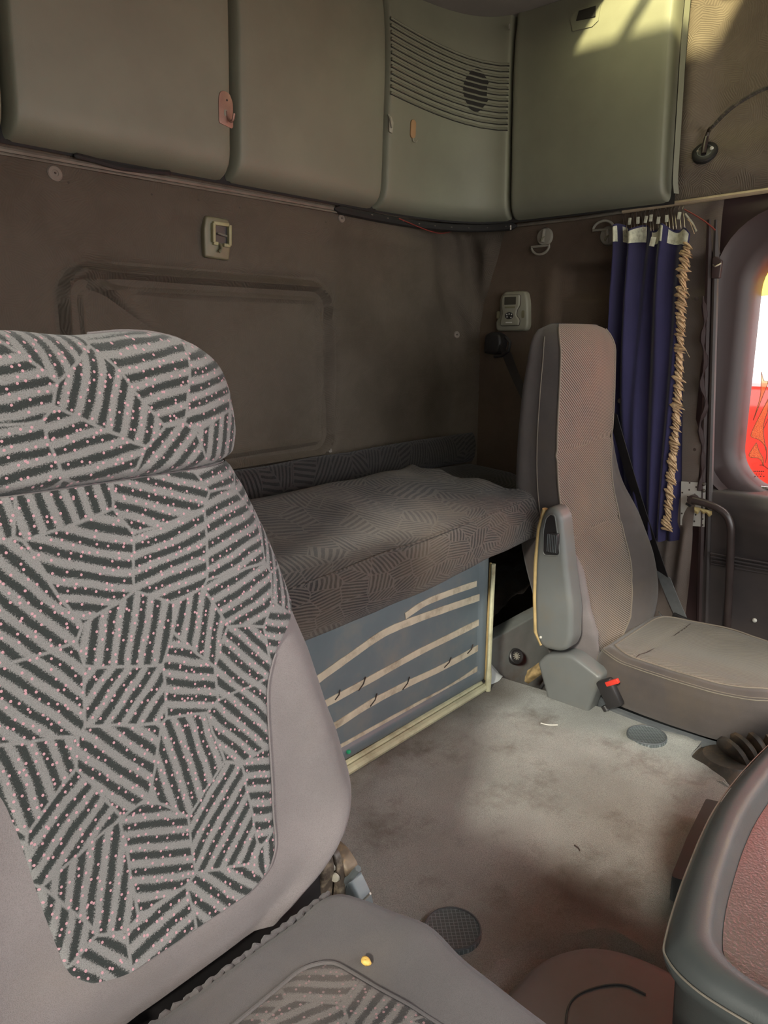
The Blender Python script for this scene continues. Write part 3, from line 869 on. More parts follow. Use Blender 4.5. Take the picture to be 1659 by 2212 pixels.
for ln in ([(1659, 905), (1650, 925), (1647, 930)], [(1655, 965), (1656, 985), (1653, 1000)], [(1641, 1005), (1648, 1005), (1659, 1013)]):
    M().tube(spline(on_glass(ln), 4), .0009, 5).build('decal_line', MT['ink'], win)
mk = M()
for px in (1629, 1633, 1637, 1641, 1645, 1649):
    a = onx(px, 1018, gx); mk.box(a, (.001, .0034, .0034 if px % 2 else .0045))
for px in (1634, 1640, 1645): mk.box(onx(px, 1024, gx), (.0008, .0022, .0026))
for px in (1631, 1637, 1643, 1650): mk.box(onx(px, 1029, gx), (.0008, .003, .003))
mk.build('glass_mark', MT['ink'], win)
# seals and creased edge by the door
def wavy(px0, px1, amp, x, py0, py1, seed):
    pts = []
    for k in range(40):
        t = k / 39; py = lerp(py0, py1, t); px = lerp(px0, px1, t) + amp * vnoise(t * 9 + seed, seed)
        pts.append(onx(px, py, x))
    return pts
M1 = M(); M1.tube(wavy(1535, 1512, 0, XW - .004, 475, 1345, 0), .011, 8); struct(M1.build('trim_5', MT['doorframe']))
M2 = M(); M2.tube(wavy(1549, 1526, 0, XW - .010, 475, 1345, 0), .009, 8); struct(M2.build('trim_6', MT['doorplas']))
M3 = M(); M3.tube(wavy(1526, 1512, 8, XW - .014, 640, 1060, 2), [.003 + .005 * (k % 5 > 1) for k in range(40)], 7); tag(M3.build('torn_edging', MT['doorframe']), 'torn wavy vinyl edging beside the far door window', 'edging')
# small striker hinge by the window
hb = thing('window_latch', onx(1552, 575, XW - .01), 'small worn latch bracket at the upper corner of the far door', 'latch')
h0 = onx(1550, 580, XW - .012); 
M().prism(round_poly([(-.012, -.028), (.012, -.028), (.014, .02), (-.004, .034), (-.014, .03)], .004), h0, (0, -1, 0), (0, 0, 1), (-1, 0, 0), .012, .003).build('plate', MT['doorframe'], hb)
M().tube(spline([h0 + Vector((-.013, .010, .010)), h0 + Vector((-.022, .0, .004)), h0 + Vector((-.016, -.014, .012))], 4), .0022, 6).build('clip', MT['wire'], hb)
for (px, py) in ((1505, 645), (1502, 971)):
    q = onx(px, py, XW - .004)
    tag(M().lathe([(.006, 0), (.006, .003), (.003, .004), (0, .004)], q, (-1, 0, 0), 12).build('fastener', MT['hole']), 'dark fastener in the door pillar lining, %s one' % ('upper' if py < 700 else 'lower'), 'fastener', 'pillar fasteners')
# ---------------------------------------------------------------- outside
gpl = struct(M().box((6, 0, -1.65), (40, 40, .1)).build('ground', MT['ground']))
tr = thing('red_truck', (4.6, .6, -1.6), 'sunlit red truck parked outside the far window', 'truck')
def sweep(prof, y0, y1, n_):
    def f(u, v):
        i = v * (len(prof) - 1); a = int(min(i, len(prof) - 2)); k = i - a
        return (lerp(prof[a][0], prof[a + 1][0], k), lerp(y0, y1, u), lerp(prof[a][1], prof[a + 1][1], k))
    return M().grid(f, 12, n_)
sweep([(3.62, -1.3), (3.60, -.2), (3.61, .45), (3.64, .70), (3.70, .79), (3.80, .81), (5.2, .82), (5.4, -.1), (5.4, -1.3)], -3.2, 3.4, 32).build('body', MT['redpaint'], tr, smooth_angle=50)
sweep([(3.72, 1.62), (3.74, 2.4), (3.85, 2.55), (5.2, 2.6), (5.3, 1.62), (3.72, 1.62)], -3.2, 3.4, 30).build('roof', MT['redpaint'], tr, smooth_angle=50)
for (x, y) in ((3.74, 3.3), (3.74, -3.1), (5.2, 3.3), (5.2, -3.1), (3.74, 2.0)):
    M().box((x, y, 1.22), (.10, .14, .86), .02).build('pillar', MT['redpaint'], tr)
for y in (-1.6, 2.2):
    M().lathe([(0, 0), (.30, 0), (.48, .02), (.5, .1), (.5, .2), (.4, .25)], (3.58, y, -1.1), (1, 0, 0), 28).build('wheel', MT['black'], tr)

# ================================================================== BUNK
LY = 1.126                                  # locker front plane
# storage locker under the bunk
lk = thing('bunk_locker', (1.30, 1.38, 0), 'blue-grey plastic storage locker with tape stripes under the bunk', 'locker')
LX0, LX1, LZ0, LZ1 = .80, 1.722, .028, .448
def lk_front(u, v):
    x = lerp(LX0, LX1, u); z = lerp(LZ0, LZ1, v)
    d = min(x - LX0, LX1 - x, z - LZ0, LZ1 - z)
    y = LY
    y += .014 * (1 - math.sqrt(max(0, 1 - (1 - min(d, .014) / .014) ** 2)))     # rounded outer edge
    y += .010 * smooth(.030, .040, d)                                             # inset field
    return (x, y, z)
def uneven(n, L, band):
    ks = [band * i / 8 for i in range(9)]
    return [k / L for k in ks] + [lerp(band / L, 1 - band / L, i / n) for i in range(1, n)] + [1 - k / L for k in reversed(ks)]
us = uneven(10, LX1 - LX0, .045); vs_ = uneven(8, LZ1 - LZ0, .045)
M().grid(lambda u, v: lk_front(us[int(round(u * (len(us) - 1)))], vs_[int(round(v * (len(vs_) - 1)))]), len(us) - 1, len(vs_) - 1).build('front_panel', MT['locker'], lk, smooth_angle=60)
M().box(((LX0 + LX1) / 2, LY + .26, (LZ0 + LZ1) / 2 - .01), (LX1 - LX0 - .02, .48, LZ1 - LZ0 - .05)).build('body', MT['locker'], lk)
def tape(pxs, wpx):
    """strip of tape pressed on the front: centre pixels along it, width in photo pixels"""
    c = spline([ony(px, py, LY + .008) for px, py in pxs], 6)
    mm = M(); n_ = len(c); vs = []
    for i, p in enumerate(c):
        t = (c[min(i + 1, n_ - 1)] - c[max(i - 1, 0)]).normalized(); up = Vector((-t.z, 0, t.x))
        hw = wpx * .00055 * (1 + .06 * vnoise(i * .7, wpx))
        for sgn in (-1, 1): vs += [p + up * hw * sgn + Vector((0, 0, 0)), p + up * hw * sgn + Vector((0, .003, 0))]
    fs = []
    for i in range(n_ - 1):
        a = i * 4; b = a + 4
        fs += [(a, a + 2, b + 2, b), (a + 1, b + 1, b + 3, a + 3), (a, b, b + 1, a + 1), (a + 2, a + 3, b + 3, b + 2)]
    fs += [(0, 1, 3, 2), (n_ * 4 - 4, n_ * 4 - 2, n_ * 4 - 1, n_ * 4 - 3)]
    mm.add(vs, fs); return mm.build('tape_strip', MT['tape'], lk)
tape([(876, 1331), (920, 1302), (980, 1278), (1030, 1261)], 16)
tape([(640, 1505), (690, 1466), (760, 1416), (830, 1368), (900, 1338), (970, 1313), (1040, 1289)], 18)
tape([(650, 1548), (712, 1516), (800, 1468), (900, 1412), (980, 1372), (1042, 1341)], 17)
tape([(660, 1602), (728, 1566), (800, 1520), (880, 1478), (960, 1440), (1045, 1393)], 17)
tape([(680, 1645), (745, 1610), (820, 1568), (900, 1524), (980, 1480), (1042, 1437)], 14)
# scribbled dark scuffs on the tape
for (a, b) in (((724, 1512), (735, 1490)), ((775, 1492), (790, 1462)), ((800, 1526), (815, 1498)), ((870, 1490), (885, 1462)), ((1010, 1412), (1022, 1392)), ((960, 1442), (975, 1420))):
    M().tube([ony(*a, LY + .0065), ony((a[0] + b[0]) / 2 + 3, (a[1] + b[1]) / 2, LY + .0065), ony(*b, LY + .0065)], .0016, 5).build('scuff', MT['hole'], lk)
p = ony(753, 1624, LY - .003)
tag(M().box(p, (.009, .008, .008), .002).build('clip', MT['green']), 'tiny green plastic clip at the foot of the locker', 'clip')
# cream steel rails at the foot and corner of the locker
fr = thing('locker_rail', (1.4, LY - .02, 0), 'cream painted rail along the foot of the locker', 'rail')
a, b = onz(745, 1668, .012), onz(1050, 1482, .012)
M().tube([a - (b - a) * .4, a, b], .011, 8, flat=1.0).build('rail', MT['cream'], fr)
M().tube([a - (b - a) * .4 + Vector((0, .016, .006)), a + Vector((0, .016, .006)), b + Vector((-.006, .016, .006))], .009, 8).build('lip', MT['cream'], fr)
vr = thing('locker_corner_rail', (1.735, LY, 0), 'upright cream corner rail at the right end of the locker', 'rail')
q0 = onz(1054, 1492, .002); q1 = ony(1066, 1218, q0.y + .004)
M().tube([q0, q0.lerp(q1, .12), q0.lerp(q1, .2), q1], [.0075, .0085, .006, .006], 8, flat=1.2).build('post', MT['cream'], vr)
M().tube([q0 + Vector((.004, .012, .03)), q1 + Vector((.004, .012, 0))], .0035, 6).build('edge_strip', MT['woodtrim'], vr)

# mattress
BX0, BX1 = .30, 1.832
def mat_pt(x, t):
    """section of the mattress: t 0..1 from rear bottom round the front lip to the rear top"""
    fr_y = .973 + .066 * (x - .88) / .94 + .006 * vnoise(x * 7, 1)
    sag = .012 * vnoise(x * 3.3, 4)
    zb = .449 + .005 * vnoise(x * 5, 9); zt = .560 + sag * .6
    prof = [(1.53, .475), (1.35, .47), (fr_y + .12, .462), (fr_y + .04, zb + .003), (fr_y + .014, zb), (fr_y - .001, zb + .010),
            (fr_y - .004, zb + .04), (fr_y + .006, zb + .078), (fr_y + .030, zt - .006), (fr_y + .075, zt + .008), (fr_y + .20, zt + .016), (fr_y + .34, zt + .030), (1.45, zt + .046), (1.50, zt + .040), (1.525, zt + .0), (1.53, .485)]
    i = t * (len(prof) - 1); a = int(min(i, len(prof) - 2)); f = i - a
    P = [Vector(p) for p in prof]
    p0, p1, p2, p3 = P[max(a - 1, 0)], P[a], P[a + 1], P[min(a + 2, len(P) - 1)]
    q = .5 * (2 * p1 + (p2 - p0) * f + (2 * p0 - 5 * p1 + 4 * p2 - p3) * f * f + (3 * p1 - p0 - 3 * p2 + p3) * f ** 3)
    return q
bk = thing('bunk_mattress', (1.1, 1.25, .45), 'patterned brown bunk mattress with a dusty front lip', 'mattress')
def mat_fn(u, v):
    x = lerp(BX0, BX1, u)
    q = mat_pt(x, v)
    y, z = q.x, q.y
    # torn, puckered right end
    if u > .93:
        k = (u - .93) / .07
        z += .007 * k * math.sin(y * 42) * smooth(.50, .56, z) + .010 * k * k * smooth(.50, .56, z)
        x -= .02 * k * smooth(1.10, 1.40, y) - .006 * k * math.sin(y * 60)
        if y < 1.10: x += .014 * k
    z += .005 * vnoise(x * 9, y * 9)
    return (x, y, z)
def mat_uv(u, v, p):
    return (lerp(BX0, BX1, u), v * 1.42)
mm = M().grid(mat_fn, 90, 75, uvf=mat_uv)
mo = mm.build('cover', MT['bunk'], bk, smooth_angle=70)
# end faces
M().grid(lambda u, v: (lambda q: (mat_fn(1, q)[0] * 1.0, lerp(mat_fn(1, q)[1], 1.28, v), lerp(mat_fn(1, q)[2], .51, v)))(u), 60, 3).build('end_face', MT['bunk'], bk)
# stitched seam along the front edge
pts = [Vector((x, mat_pt(x, .53).x - .001, mat_pt(x, .53).y + .002)) for x in [lerp(.85, 1.82, k / 40) for k in range(41)]]
M().tube(pts, .0022, 5).build('seam', MT['bunk'], bk)
# lower pad section behind the far seat and the patterned bolster along the rear wall
p2 = thing('bunk_pad', (2.16, 1.45, .44), 'patterned bunk pad, coloured as if shaded, tucked behind the far seat', 'mattress')
M().grid(lambda u, v: (lerp(1.862, 2.33, u), lerp(1.18, 1.60, v), .505 + .05 * v + .010 * vnoise(u * 4, v * 5) - .04 * smooth(.12, 0, v) - .03 * smooth(.9, 1, u)), 24, 24, uvf=lambda u, v, p: (p.x + .5, p.y)).build('cover', MT['bunkshade'], p2, smooth_angle=70)
M().box((2.10, 1.41, .46), (.44, .38, .05), .01).build('foam', MT['underfelt'], p2)
def bol(u, v):
    x = lerp(.25, 2.335, u); a = v * math.pi * 2
    return (x, 1.630 + .020 * math.cos(a), .605 + .055 * math.sin(a) + .004 * vnoise(x * 6))
tag(M().grid(bol, 60, 16, closev=True, uvf=lambda u, v, p: (p.x, v * .24)).build('bunk_bolster', MT['bunkshade']), 'patterned strip of bedding, coloured as if shaded, along the foot of the rear wall', 'bolster')
slab('wall_bunk_base', (XN, 1.62, -.34), (XW, 1.66, .46), MT['underfelt'])
# bunk board
tag(M().box((1.07, 1.40, .455), (1.46, .34, .010)).build('bunk_board', MT['underfelt']), 'dark board carrying the bunk mattress', 'board')

# space under the far end of the bunk: sheet-metal step, felt, plug, foam, paper
st = thing('wheel_arch', (2.05, 1.25, -.2), 'dusty grey sheet metal step under the far end of the bunk', 'wheel arch')
SY = 1.175
A = [ony(1062, 1382, SY), ony(1110, 1356, SY), ony(1160, 1328, SY), ony(1215, 1300, SY)]
outl = [(p.x, p.z) for p in A] + [(2.34, A[-1].z), (2.34, -.34), (1.79, -.34)]
M().prism(outl, (0, SY + .05, 0), (1, 0, 0), (0, 0, 1), (0, -1, 0), .05, .006).build('step_face', MT['sheet'], st)
tf = M().grid(lambda u, v: (lerp(1.79, 2.345, u), lerp(SY + .052, 1.61, v), lerp(A[0].z, .30, u) - .01 + .10 * v + .02 * vnoise(u * 9, v * 9) + .008 * vnoise(u * 31, v * 27)), 40, 40)
tag(tf.build('underlay', MT['underfelt'], smooth_angle=70), 'dark crumpled felt underlay beneath the far end of the bunk', 'underlay')
pl = thing('rubber_plug', onz(1113, 1462, .0), 'black ribbed rubber plug beside the locker corner', 'plug')
pc = ony(1112, 1463, SY - .012); pc.z = max(pc.z, .02)
M().lathe([(.024, -.02), (.026, .0), (.024, .008), (.02, .010), (.017, .006), (.0, .006)], pc, (-.45, -.75, .45), 20).build('body', MT['black'], pl)
for k in range(5):
    a = k / 5 * math.pi
    ax = Vector((-.45, -.75, .45)).normalized(); u_ = Vector((0, 0, 1)).cross(ax).normalized(); v_ = ax.cross(u_)
    dd_ = u_ * math.cos(a) + v_ * math.sin(a); c0 = pc + ax * .007
    M().tube([c0 - dd_ * .012, c0 + dd_ * .012], .0016, 5).build('web', MT['hookgrey'], pl)
f1 = M().grid(lambda u, v: onx(lerp(1140, 1182, u), lerp(1462, 1432, u) + lerp(-14, 16, v), 1.90) + Vector((.02 * math.sin(v * 3.1) * -1, 0, 0)) + Vector((.006 * vnoise(u * 6, v * 6), 0, 0)), 14, 10)
tag(f1.build('foam_scrap', MT['ochre'], smooth_angle=70), 'ochre foam scrap beside the far seat base', 'foam')
pp = thing('paper_cone', onz(1080, 1460, 0), 'crumpled pale paper at the locker corner', 'paper')
pa = onz(1072, 1474, .002)
M().grid(lambda u, v: pa + Vector((.055 * v * math.cos(u * 2.2 - .3) + .004 * vnoise(u * 5, v * 5), .03 - .03 * v * math.sin(u * 2.2), .002 + .055 * (1 - v) * (1 - .4 * u) + .004 * vnoise(u * 7, v * 3))), 12, 8).build('sheet', MT['paper'], pp)
cb = M(); cb.tube(spline([onx(1165, 1492, 1.87), onx(1180, 1470, 1.88), onx(1205, 1462, 1.90)], 6), .006, 6)
tag(cb.build('cable', MT['black']), 'black cable loop under the far seat side cover', 'cable')

# ================================================================== FAR SEAT
fs_ = thing('cab_seat', (2.08, .75, -.34), 'worn brown-grey cab seat with striped cloth beside the blue curtain', 'seat')
ZS = [.085, .13, .20, .27, .34, .43, .50, .58, .66, .72, .86, .95]
yF = lambda z: tab([.08, .13, .20, .27, .43, .58, .72, .86, .97, 1.03], [.862, .862, .877, .902, .948, .985, 1.002, 1.006, 1.010, 1.02], z)      # front face
xI = lambda z: tab([.08, .13, .27, .36, .43, .58, .72, .86, .97], [1.885, 1.878, 1.852, 1.846, 1.840, 1.838, 1.842, 1.846, 1.850], z)                 # inner front seam
xO = lambda z: tab([.08, .13, .176, .30, .417, .59, .77, .953], [1.98, 2.03, 2.11, 2.185, 2.185, 2.168, 2.186, 2.182], z)                            # outer front seam
xWo = lambda z: tab([.08, .13, .20, .27, .36, .46, .58, .70, .80, .95], [2.19, 2.25, 2.275, 2.282, 2.275, 2.25, 2.215, 2.204, 2.202, 2.195], z)       # outer bolster
yWo = lambda z: tab([.08, .13, .27, .46, .60, .75, .95], [.862, .858, .868, .925, .985, 1.02, 1.03], z)
yB = lambda z: tab([.08, .12, .29, .41, .60, .85, 1.02], [1.0, 1.01, 1.062, 1.10, 1.128, 1.122, 1.10], z)                                         # rear
xIb = lambda z: tab([.08, .3, .6, 1.0], [1.862, 1.848, 1.846, 1.852], z)
def dome(z):
    """shrink factor towards the top of the back"""
    return 0 if z < .975 else min(1, (z - .975) / .07)
TOPZ = 1.045
def back_section(z):
    """points round the back, inner rear -> inner front -> front -> outer -> rear"""
    k = dome(z); sh = 1 - math.sqrt(max(0, 1 - k * k))
    zz = min(z, .99)
    xi, xo, xw, yf, yw, yb, xb = xI(zz), xO(zz), xWo(zz), yF(z), yWo(zz), yB(zz), xIb(zz)
    cx = (xi + xw) / 2; cy = (yf + yb) / 2
    f = lambda x, y: Vector((lerp(x, cx, sh * .34), lerp(y, cy, sh * .75), z))
    return dict(ib=f(xb, yb), ib2=f(xb - .004, (yb + yf) / 2 + .01), i=f(xi, yf), o=f(xo, yf), w=f(xw, yw), w2=f(xw + .004, (yw + yb) / 2), ob=f(xw - .025, yb - .01), rb=f((xi + xo) / 2, yb + .012))
NZ = 44
zrow = lambda v: lerp(.085, TOPZ, v)
def front_fn(u, v):
    z = zrow(v); s = back_section(z); p = s['i'].lerp(s['o'], u)
    bulge = math.sin(u * math.pi)
    p.y += .022 * bulge * smooth(.75, .3, z) - .014 * bulge * smooth(.70, .9, z) - .004 * bulge
    for zz in (.705, .455):     # cross seams
        p.y += .006 * math.exp(-((z - zz - .02 * (u - .5)) / .007) ** 2)
    return p
M().grid(front_fn, 22, 90, uvf=lambda u, v, p: (p.x, p.z)).build('front_panel', MT['fartwill'], fs_, smooth_angle=70)
def inner_fn(u, v):
    z = zrow(v); s = back_section(z)
    P = [s['ob'], s['rb'], s['ib'], s['ib2'], s['i']]
    sp = spline(P, 8); i = u * (len(sp) - 1); a = int(min(i, len(sp) - 2)); return sp[a].lerp(sp[a + 1], i - a) + Vector((-.006 * math.sin(min(1, max(0, (u - .5) * 2)) * math.pi), 0, 0))
M().grid(inner_fn, 32, 60).build('inner_side', MT['farvel'], fs_, smooth_angle=70)
def outer_fn(u, v):
    z = zrow(v); s = back_section(z)
    P = [s['o'], s['o'].lerp(s['w'], .55) + Vector((0, -.022 * smooth(.62, .4, z), 0)), s['w'], s['w2'], s['ob']]
    sp = spline(P, 8); i = u * (len(sp) - 1); a = int(min(i, len(sp) - 2)); q = sp[a].lerp(sp[a + 1], i - a)
    q.x += .003 * vnoise(z * 14, u * 4); return q
M().grid(outer_fn, 32, 60).build('outer_bolster', MT['farvel'], fs_, smooth_angle=70)
# caps top and bottom
def cap_pts(z): s = back_section(z); return [s['ib'], s['ib2'], s['i'], s['i'].lerp(s['o'], .5), s['o'], s['w'], s['w2'], s['ob'], s['rb']]
M().add(cap_pts(.086), [tuple(range(9))]).build('lower_cloth', MT['farvel'], fs_)
M().add([p + Vector((0, 0, .002)) for p in cap_pts(TOPZ - .001)], [tuple(range(9))]).build('top_cloth', MT['farvel'], fs_)
# piping and cross seams
def on_front(u, z, d=.0): return front_fn(u, (z - .085) / (TOPZ - .085)) + Vector((0, -d, 0))
M().tube([on_front(0, lerp(.10, TOPZ - .012, k / 60), .001) for k in range(61)], .0032, 6).build('piping', MT['piping'], fs_)
M().tube([on_front(1, lerp(.10, TOPZ - .012, k / 60), .001) for k in range(61)], .0026, 6).build('piping', MT['piping'], fs_)
for zz in (.705, .455):
    M().tube([on_front(k / 20, zz + .02 * (k / 20 - .5), .0004) for k in range(21)], .0017, 5).build('cross_seam', MT['piping'], fs_)
iz = lambda z, u: inner_fn(u, (z - .085) / (TOPZ - .085))
M().tube([iz(lerp(.14, 1.01, k / 50), .80) + Vector((-.001, 0, 0)) for k in range(51)], .0014, 5).build('side_seam', MT['piping'], fs_)
# inner bolster wing low on the back
def wing_fn(u, v):
    z = lerp(.10, .47, v); s = back_section(z); k = math.sin(min(1, v * 1.25) * math.pi / 2) * smooth(1.0, .75, v)
    a = s['ib2'] + Vector((-.004, .0, 0)); b = s['i'] + Vector((-.016 * k, -.030 * k, 0)); c = s['i'] + Vector((.030, .012, 0))
    sp = [a, a.lerp(b, .55) + Vector((-.020 * k, -.006, 0)), b, b.lerp(c, .6) + Vector((.006, -.016 * k, 0)), c]
    q = spline(sp, 6); i = u * (len(q) - 1); j = int(min(i, len(q) - 2)); r = q[j].lerp(q[j + 1], i - j)
    r.y += .004 * vnoise(z * 60, u * 3) * smooth(.3, .15, z); r.x += .003 * vnoise(z * 40 + 4, u * 5)
    return r
M().grid(wing_fn, 28, 40).build('inner_bolster', MT['velour'], fs_, smooth_angle=70)
# cushion
CX0, CX1, CY0, CY1 = 1.822, 2.285, .865, .34
def cush_top(x, y):
    cx = (CX0 + CX1) / 2; hw = (CX1 - CX0) / 2
    t = abs(x - cx) / hw
    z = .148 + .014 * math.cos(min(1, t) * math.pi / 2) - .010 * smooth(.5, 0, t) * 1 + .006 * vnoise(x * 8, y * 8)
    z += .012 * smooth(.45, .36, y) * -1 + .010 * math.exp(-((t - .72) / .14) ** 2)
    return z
def cush_outline(n=80, grow=0.0):
    o = [(CX0 + .045, CY0), (CX0 + .012, CY0 - .06), (CX0, .66), (CX0 + .004, .50), (CX0 + .03, .40), (CX0 + .12, CY1), (CX1 - .12, CY1), (CX1 - .02, .42), (CX1, .6), (CX1 - .01, CY0 - .06), (CX1 - .06, CY0)]
    return o
CO_ = [Vector(p) for p in round_poly(cush_outline(), .05, 5)]
cc = Vector(((CX0 + CX1) / 2, .62))
def cush_ring(k, i):
    p = CO_[i % len(CO_)]; return cc + (p - cc) * k
nC = len(CO_)
# twill top
m_ = M()
def top_fn(u, v):
    q = cush_ring(lerp(.0, .84, v), int(round(u * nC)))
    z = cush_top(q.x, q.y)
    z -= .006 * math.exp(-((q.y - .735 + .06 * (q.x - 2.08)) / .010) ** 2)      # cross seam near the back
    return (q.x, q.y, z)
m_.grid(top_fn, nC, 16, closeu=True, uvf=lambda u, v, p: (p.x, p.y)); m_.build('cushion_panel', MT['farcush'], fs_, smooth_angle=70)
def skirt_fn(u, v):
    i = int(round(u * nC))
    K = [(.84, None), (.90, -.002), (.955, -.012), (.99, -.034), (1.005, -.065), (1.0, -.10), (.975, -.128), (.95, -.14)]
    f = v * (len(K) - 1); a = int(min(f, len(K) - 2)); f -= a
    k = lerp(K[a][0], K[a + 1][0], f); q = cush_ring(k, i); q0 = cush_ring(.84, i)
    dz = lerp(K[a][1] or 0, K[a + 1][1], f)
    return (q.x, q.y, cush_top(q0.x, q0.y) + dz + .003 * vnoise(q.x * 12, q.y * 12))
M().grid(skirt_fn, nC, 28, closeu=True).build('cushion_border', MT['farvel'], fs_, smooth_angle=70)
def ring_pts(v, d): return [Vector(skirt_fn(i / nC, v)) + Vector((0, 0, d)) for i in range(nC)]
M().tube(ring_pts(0.0, .001), .0026, 6, closed=True).build('piping', MT['piping'], fs_)
M().tube(ring_pts(.31, .0008), .0015, 5, closed=True).build('stitching', MT['stitch'], fs_)
M().tube(ring_pts(.27, .0008), .0011, 5, closed=True).build('stitching', MT['piping'], fs_)
M().tube([Vector(top_fn(0, 0)) * 0 + Vector((lerp(1.87, 2.25, k / 20), .735 - .06 * (lerp(1.87, 2.25, k / 20) - 2.08), cush_top(lerp(1.87, 2.25, k / 20), .735 - .06 * (lerp(1.87, 2.25, k / 20) - 2.08)) - .0052)) for k in range(21)], .0018, 5).build('cross_seam', MT['hole'], fs_)
# base
def base_fn(u, v):
    i = int(round(u * nC)); K = [(.94, .012), (.985, .008), (.99, -.03), (.97, -.12), (.9, -.34)]
    f = v * 4; a = int(min(f, 3)); f -= a
    q = cush_ring(lerp(K[a][0], K[a + 1][0], f), i); return (q.x, q.y, lerp(K[a][1], K[a + 1][1], f))
M().grid(base_fn, nC, 12, closeu=True).build('base', MT['rubber'], fs_, smooth_angle=50)
# side cover with belt buckle
hx = 1.792
ho = [(1.004, .096), (.978, .128), (.91, .150), (.885, .146), (.808, .112), (.822, .055), (.835, .01), (.845, -.04), (.96, -.04), (.972, .012)]
M().prism(round_poly(ho, .012, 4), (hx + .055, 0, 0), (0, 1, 0), (0, 0, 1), (-1, 0, 0), .055, .012, 4).build('side_cover', MT['greyplas'], fs_)
bR = Matrix.Rotation(math.radians(-32), 3, 'X')
bc = onx(1318, 1497, hx - .006)
bk_ = M(); bk_.box(bc, (.026, .046, .078), .007, bR); bo = bk_.build('buckle', MT['black'], fs_)
rc = onx(1323, 1474, hx - .015)
M().box(rc, (.012, .038, .013), .002, bR).build('release_button', MT['red'], bo)
M().tube([onx(1305, 1524, hx), onx(1311, 1534, hx)], .010, 10).build('stalk', MT['black'], bo)
# folded-up armrest
ax_ = 1.752
ao = [(.972, .566), (.948, .566), (.930, .545), (.905, .40), (.884, .30), (.880, .21), (.893, .178), (.915, .166), (.955, .162), (.975, .168), (.992, .20), (1.0, .30), (1.002, .40), (1.0, .49), (.990, .540)]
arm = M(); arm.prism(round_poly(ao, .014, 4), (ax_ + .058, 0, 0), (0, 1, 0), (0, 0, 1), (-1, 0, 0), .058, .016, 5); ao_ = arm.build('armrest', MT['greyplas'], fs_)
ro = [(.962, .548), (.948, .546), (.938, .50), (.928, .445), (.934, .438), (.972, .432), (.978, .44), (.980, .50), (.974, .535)]
M().prism(round_poly(ro, .006), (ax_ + .006, 0, 0), (0, 1, 0), (0, 0, 1), (-1, 0, 0), .0068, .0015).build('recess', MT['black'], ao_)
rim = [Vector((ax_ - .0008, p[0], p[1])) for p in round_poly(ro, .006)]
M().tube(rim, .0018, 6, closed=True).build('recess_rim', MT['greyplas'], ao_)
kb_ = M(); kb_.box((ax_ - .004, .947, .472), (.016, .032, .056), .004); ko = kb_.build('knob', MT['black'], ao_)
for k in range(6):
    y = .9345 + .005 * k
    M().tube([(ax_ - .0125, y, .448), (ax_ - .0125, y, .496)], .0013, 5).build('knob_rib', MT['darkplas'], ko)
M().tube([(ax_ + .020, p[0] + .004, p[1]) for p in ((.985, .555), (.998, .50), (1.003, .40), (1.001, .30), (.993, .20), (.972, .166))], .0072, 8, flat=1.6).build('worn_edge', MT['woodtrim'], ao_)
M().lathe([(.0, .004), (.003, .003), (.004, 0)], (ax_ - .0005, .972, .195), (-1, 0, 0), 10).build('screw', MT['btn'], ao_)
# outer belt latch behind the cushion
bl = thing('seat_belt', (2.30, .80, .10), 'dark seat belt running down behind the far seat to its buckle', 'seat belt')
wv_ = onx(1300, 900, 2.25)
up_pts = [onx(1322, 890, 2.25), onx(1342, 960, 2.26), onx(1372, 1060, 2.28), onx(1405, 1160, 2.30), onx(1432, 1240, 2.31)]
M().strip(spline(up_pts, 4), Vector((.006, .020, .006)), .001).build('shoulder_webbing', MT['belt'], bl)
lo_pts = [onx(1432, 1240, 2.31), onx(1452, 1290, 2.31), onx(1476, 1345, 2.31), onx(1486, 1372, 2.31)]
M().strip(spline(lo_pts, 4), Vector((.004, .026, .007)), .001).build('lap_webbing', MT['beltlit'], bl)
lb = onx(1472, 1337, 2.285)
M().box(lb, (.014, .058, .020), .004, Matrix.Rotation(math.radians(12), 3, 'X')).build('latch', MT['black'], bl)
M().strip([onx(1425, 1325, 2.26), onx(1462, 1368, 2.26)], Vector((.004, .006, .004)), .002).build('steel_tongue', MT['steel'], bl)
M().box(onx(1418, 1352, 2.24), (.03, .05, .03), .004).build('mount', MT['brownmetal'], bl)
M().lathe([(.0, .006), (.007, .005), (.009, 0)], onx(1340, 866, 2.30), (-1, -.3, 0), 12).build('bolt', MT['brownmetal'], bl)
# belt guide and webbing on the near side of the seat (wall mounted)
bg_ = thing('belt_guide', onx(1078, 745, XW), 'black seat belt guide on the side wall under the control panel', 'belt guide')
g0 = onx(1076, 742, XW)
M().prism(round_poly([(-.035, -.035), (.022, -.040), (.040, -.005), (.034, .030), (.0, .042), (-.030, .030)], .012), g0, (0, -1, 0), (0, 0, 1), (-1, 0, 0), .045, .010).build('housing', MT['black'], bg_)
M().tube([onx(p[0], p[1], XW - .05) for p in ((1092, 728), (1102, 740), (1098, 758), (1084, 768), (1068, 770))], .006, 8).build('loop', MT['black'], bg_)
M().strip(spline([onx(1090, 752, XW - .045), onx(1108, 800, XW - .06), onx(1135, 860, XW - .09), onx(1180, 950, XW - .14)], 4), Vector((.004, .030, .016)), .0012).build('webbing', MT['belt'], bg_)

